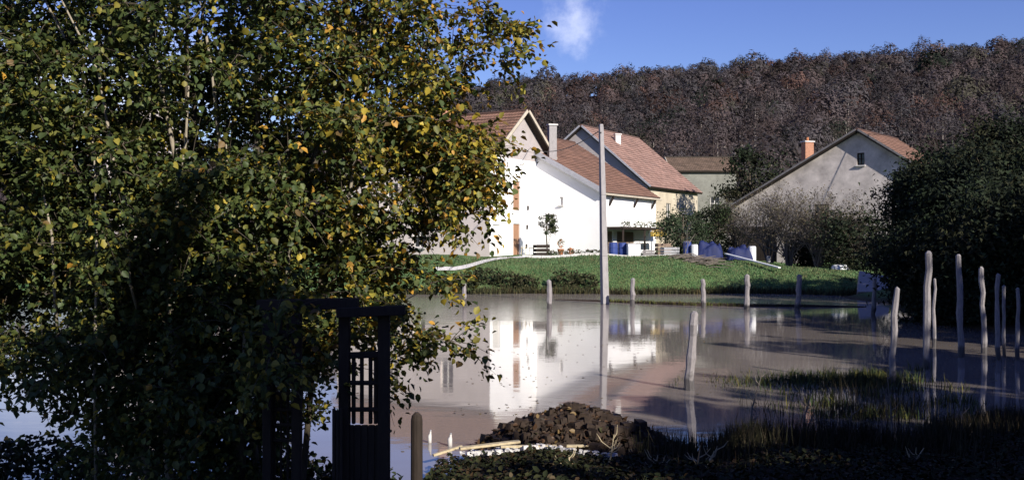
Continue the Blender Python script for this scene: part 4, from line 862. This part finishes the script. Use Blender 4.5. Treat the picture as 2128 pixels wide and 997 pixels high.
# weedy shallows with yellow-green plants
pts = []; 
for k in range(150):
    d = random.gauss(20.6, .45) if random.random() < .55 else random.uniform(16.0, 22.5); px = random.triangular(1340, 1960, 1760) if d > 19.6 else random.triangular(1500, 2100, 1820); cx = X(px, d)
    for j in range(int(9 + 30 * max(0, min(1, (px - 1500) / 300)))): pts.append((cx + random.gauss(0, .16), d + random.gauss(0, .16), -.05 - .1 * max(0, min(1, (1700 - px) / 300))))
grass('water_weeds', 'yellow-green weeds standing in the shallow water at right', pts, .24, .02, [(.04, .07, .028), (.06, .085, .03), (.028, .038, .018), (.12, .125, .03)], lean=.9)
pts = []
for k in range(30):
    d = random.uniform(14.2, 17.5); px = random.triangular(1440, 2128, 1700); cx = X(px, d)
    for j in range(random.randint(10, 44)): pts.append((cx + random.gauss(0, .14), d + random.gauss(0, .12), -.05 - .25 * random.random()))
grass('sedge', 'tall thin dark sedge tufts standing in the near shallows at right', pts, .62, .010, [(.025, .025, .015), (.04, .036, .02), (.07, .06, .04), (.02, .022, .014)], lean=.5)
# single dry stalks
def stalk(px0, y0, px1, y1, d, label, m='straw', r=.011, tw=5):
    a, b_ = P(px1, y1, d), P(px0, y0, d); a.z = min(a.z, max(TZ(a.x, a.y), 0)) ; root = empty('dry_stalk', (a.x, a.y, max(a.z, 0))); tag(root, label, 'stalk', 'dry stalks on the near bank'); mb = MB(); mid = a.lerp(b_, .5) + Vector((random.gauss(0, .03), 0, .02)); mb.tube([a - Vector((0, 0, .1)), mid, b_], [r, r * .8, r * .3], 5); mb.build('stem', M(m), root)
    for k in range(tw):
        t = random.uniform(.35, .95); p = a.lerp(b_, t); s = random.choice((-1, 1)); q = p + Vector((s * random.uniform(.05, .16), random.uniform(-.05, .05), random.uniform(.08, .2))); mb = MB(); mb.tube([p, p.lerp(q, .5) + Vector((s * .02, 0, -.01)), q], [r * .45, r * .35, r * .15], 4); mb.build('twig', M(m), root)
ST = [(1276, 902, 1250, 1000, 11.6, 'pale dry stalk in front of the heap, left of centre'), (1182, 945, 1178, 1010, 11.4, 'short pale dry stalk before the left side of the heap'), (1367, 945, 1358, 1010, 11.4, 'pale dry stalk before the right side of the heap'), (1455, 925, 1440, 1000, 11.8, 'pale dry stalk right of the heap'), (1490, 930, 1445, 1005, 11.6, 'pale dry stalk leaning right beside the heap'),
      (1585, 770, 1555, 930, 14.6, 'tall brown stalk standing in water, leftmost of the sedge'), (1690, 800, 1668, 940, 14.5, 'brown stalk in the sedge right of the tall one'), (1842, 760, 1862, 950, 15.0, 'tall brown stalk below the leaning grey stake'), (1770, 850, 1760, 950, 14.2, 'short brown stalk in the middle of the sedge'), (1920, 930, 1880, 1010, 11.5, 'pale stalk at the lower right'), (1950, 800, 1955, 950, 15.2, 'brown stalk below the tallest pale stake'), (2000, 840, 2005, 960, 14.6, 'brown stalk in the sedge farthest right')]
for k, s in enumerate(ST): stalk(*s, m='straw' if s[1] > 890 else 'twig', r=.015 if s[1] > 890 else .016, tw=6)
# pale flotsam washed against the near bank by the heap
fl = [((955, 945), (1080, 935), .10, 'pale driftwood board washed up left of the heap'), ((1040, 952), (1230, 940), .07, 'long pale stick lying along the foot of the heap'), ((900, 925), (960, 918), .05, 'short pale stick floating near the round-topped post')]
for (a, b_, wd, lb_) in fl:
    p, q = P(a[0], a[1], 12.9), P(b_[0], b_[1], 13.1); p.z = max(0, TZ(p.x, p.y)) + .13; q.z = max(0, TZ(q.x, q.y)) + .15; mb = MB(); mb.beam(p, q, wd, .03); tag(mb.build('driftwood', M('straw'), bevel=.006), lb_, 'driftwood', 'flotsam by the heap')
for px, py, s, lb_ in ((893, 905, .045, 'small white floating bottle left of another'), (935, 912, .055, 'small white floating bottle nearest the heap')):
    d = H * F / (py + 14 - HORIZ); x = X(px, d); root = empty('bottle', (x, d, 0)); tag(root, lb_, 'bottle', 'bottles floating by the bank'); mb = MB(); mb.tube([(x, d, -.03), (x, d, .1), (x + .01, d, .13), (x + .012, d, .16)], [s * .6, s * .6, s * .3, s * .25], 10); mb.build('body', M('concrete_pale'), root, smooth=True); mb = MB(); mb.tube([(x + .012, d, .16), (x + .013, d, .18)], s * .28, 8); mb.build('cap', M('grey_plastic'), root)

# rubble at the foot of the heap and floating leaves
rb = MB()
for k in range(260):
    px = random.triangular(945, 1290, 1060); d = random.uniform(12.75, 13.35) if px < 1150 else random.uniform(12.6, 12.95); x = X(px, d); q = random.uniform(.012, .05); rb.box((x, d, max(0, TZ(x, d)) + q * .5 + .05), (q * 1.7, q * 1.2, q), random.uniform(0, 3), .75, q * .2)
tag(rb.build('rubble', M('concrete_pale')), 'pale stony rubble scattered along the foot of the heap', 'rubble', None, 'stuff')
n = 1500; y = RNG.uniform(11, 34, n); x = RNG.uniform(-.25, .5, n) * y; cl_ = np.sin(x * 1.1 + 2 * np.sin(y * .5)) * np.sin(y * .8 + x * .4) > .15; x, y = x[cl_], y[cl_]; n = len(x)
V, Fc = leaves(np.stack([x, y, np.full(n, .006)], 1), rdirs(n) * np.array([1, 1, .02]), np.tile([0, 0, 1.], (n, 1)) + RNG.normal(size=(n, 3)) * .05, RNG.uniform(.03, .09, n), RNG.uniform(.02, .06, n), .04)
cols = np.array([(.14, .09, .04), (.22, .16, .05), (.07, .05, .03), (.10, .09, .04)])[RNG.integers(0, 4, n)]
tag(fast('floating_leaves', V, Fc, M('leaf'), None, np.repeat(cols, 4, 0)), 'fallen leaves floating on the flood water', 'leaves', None, 'stuff')
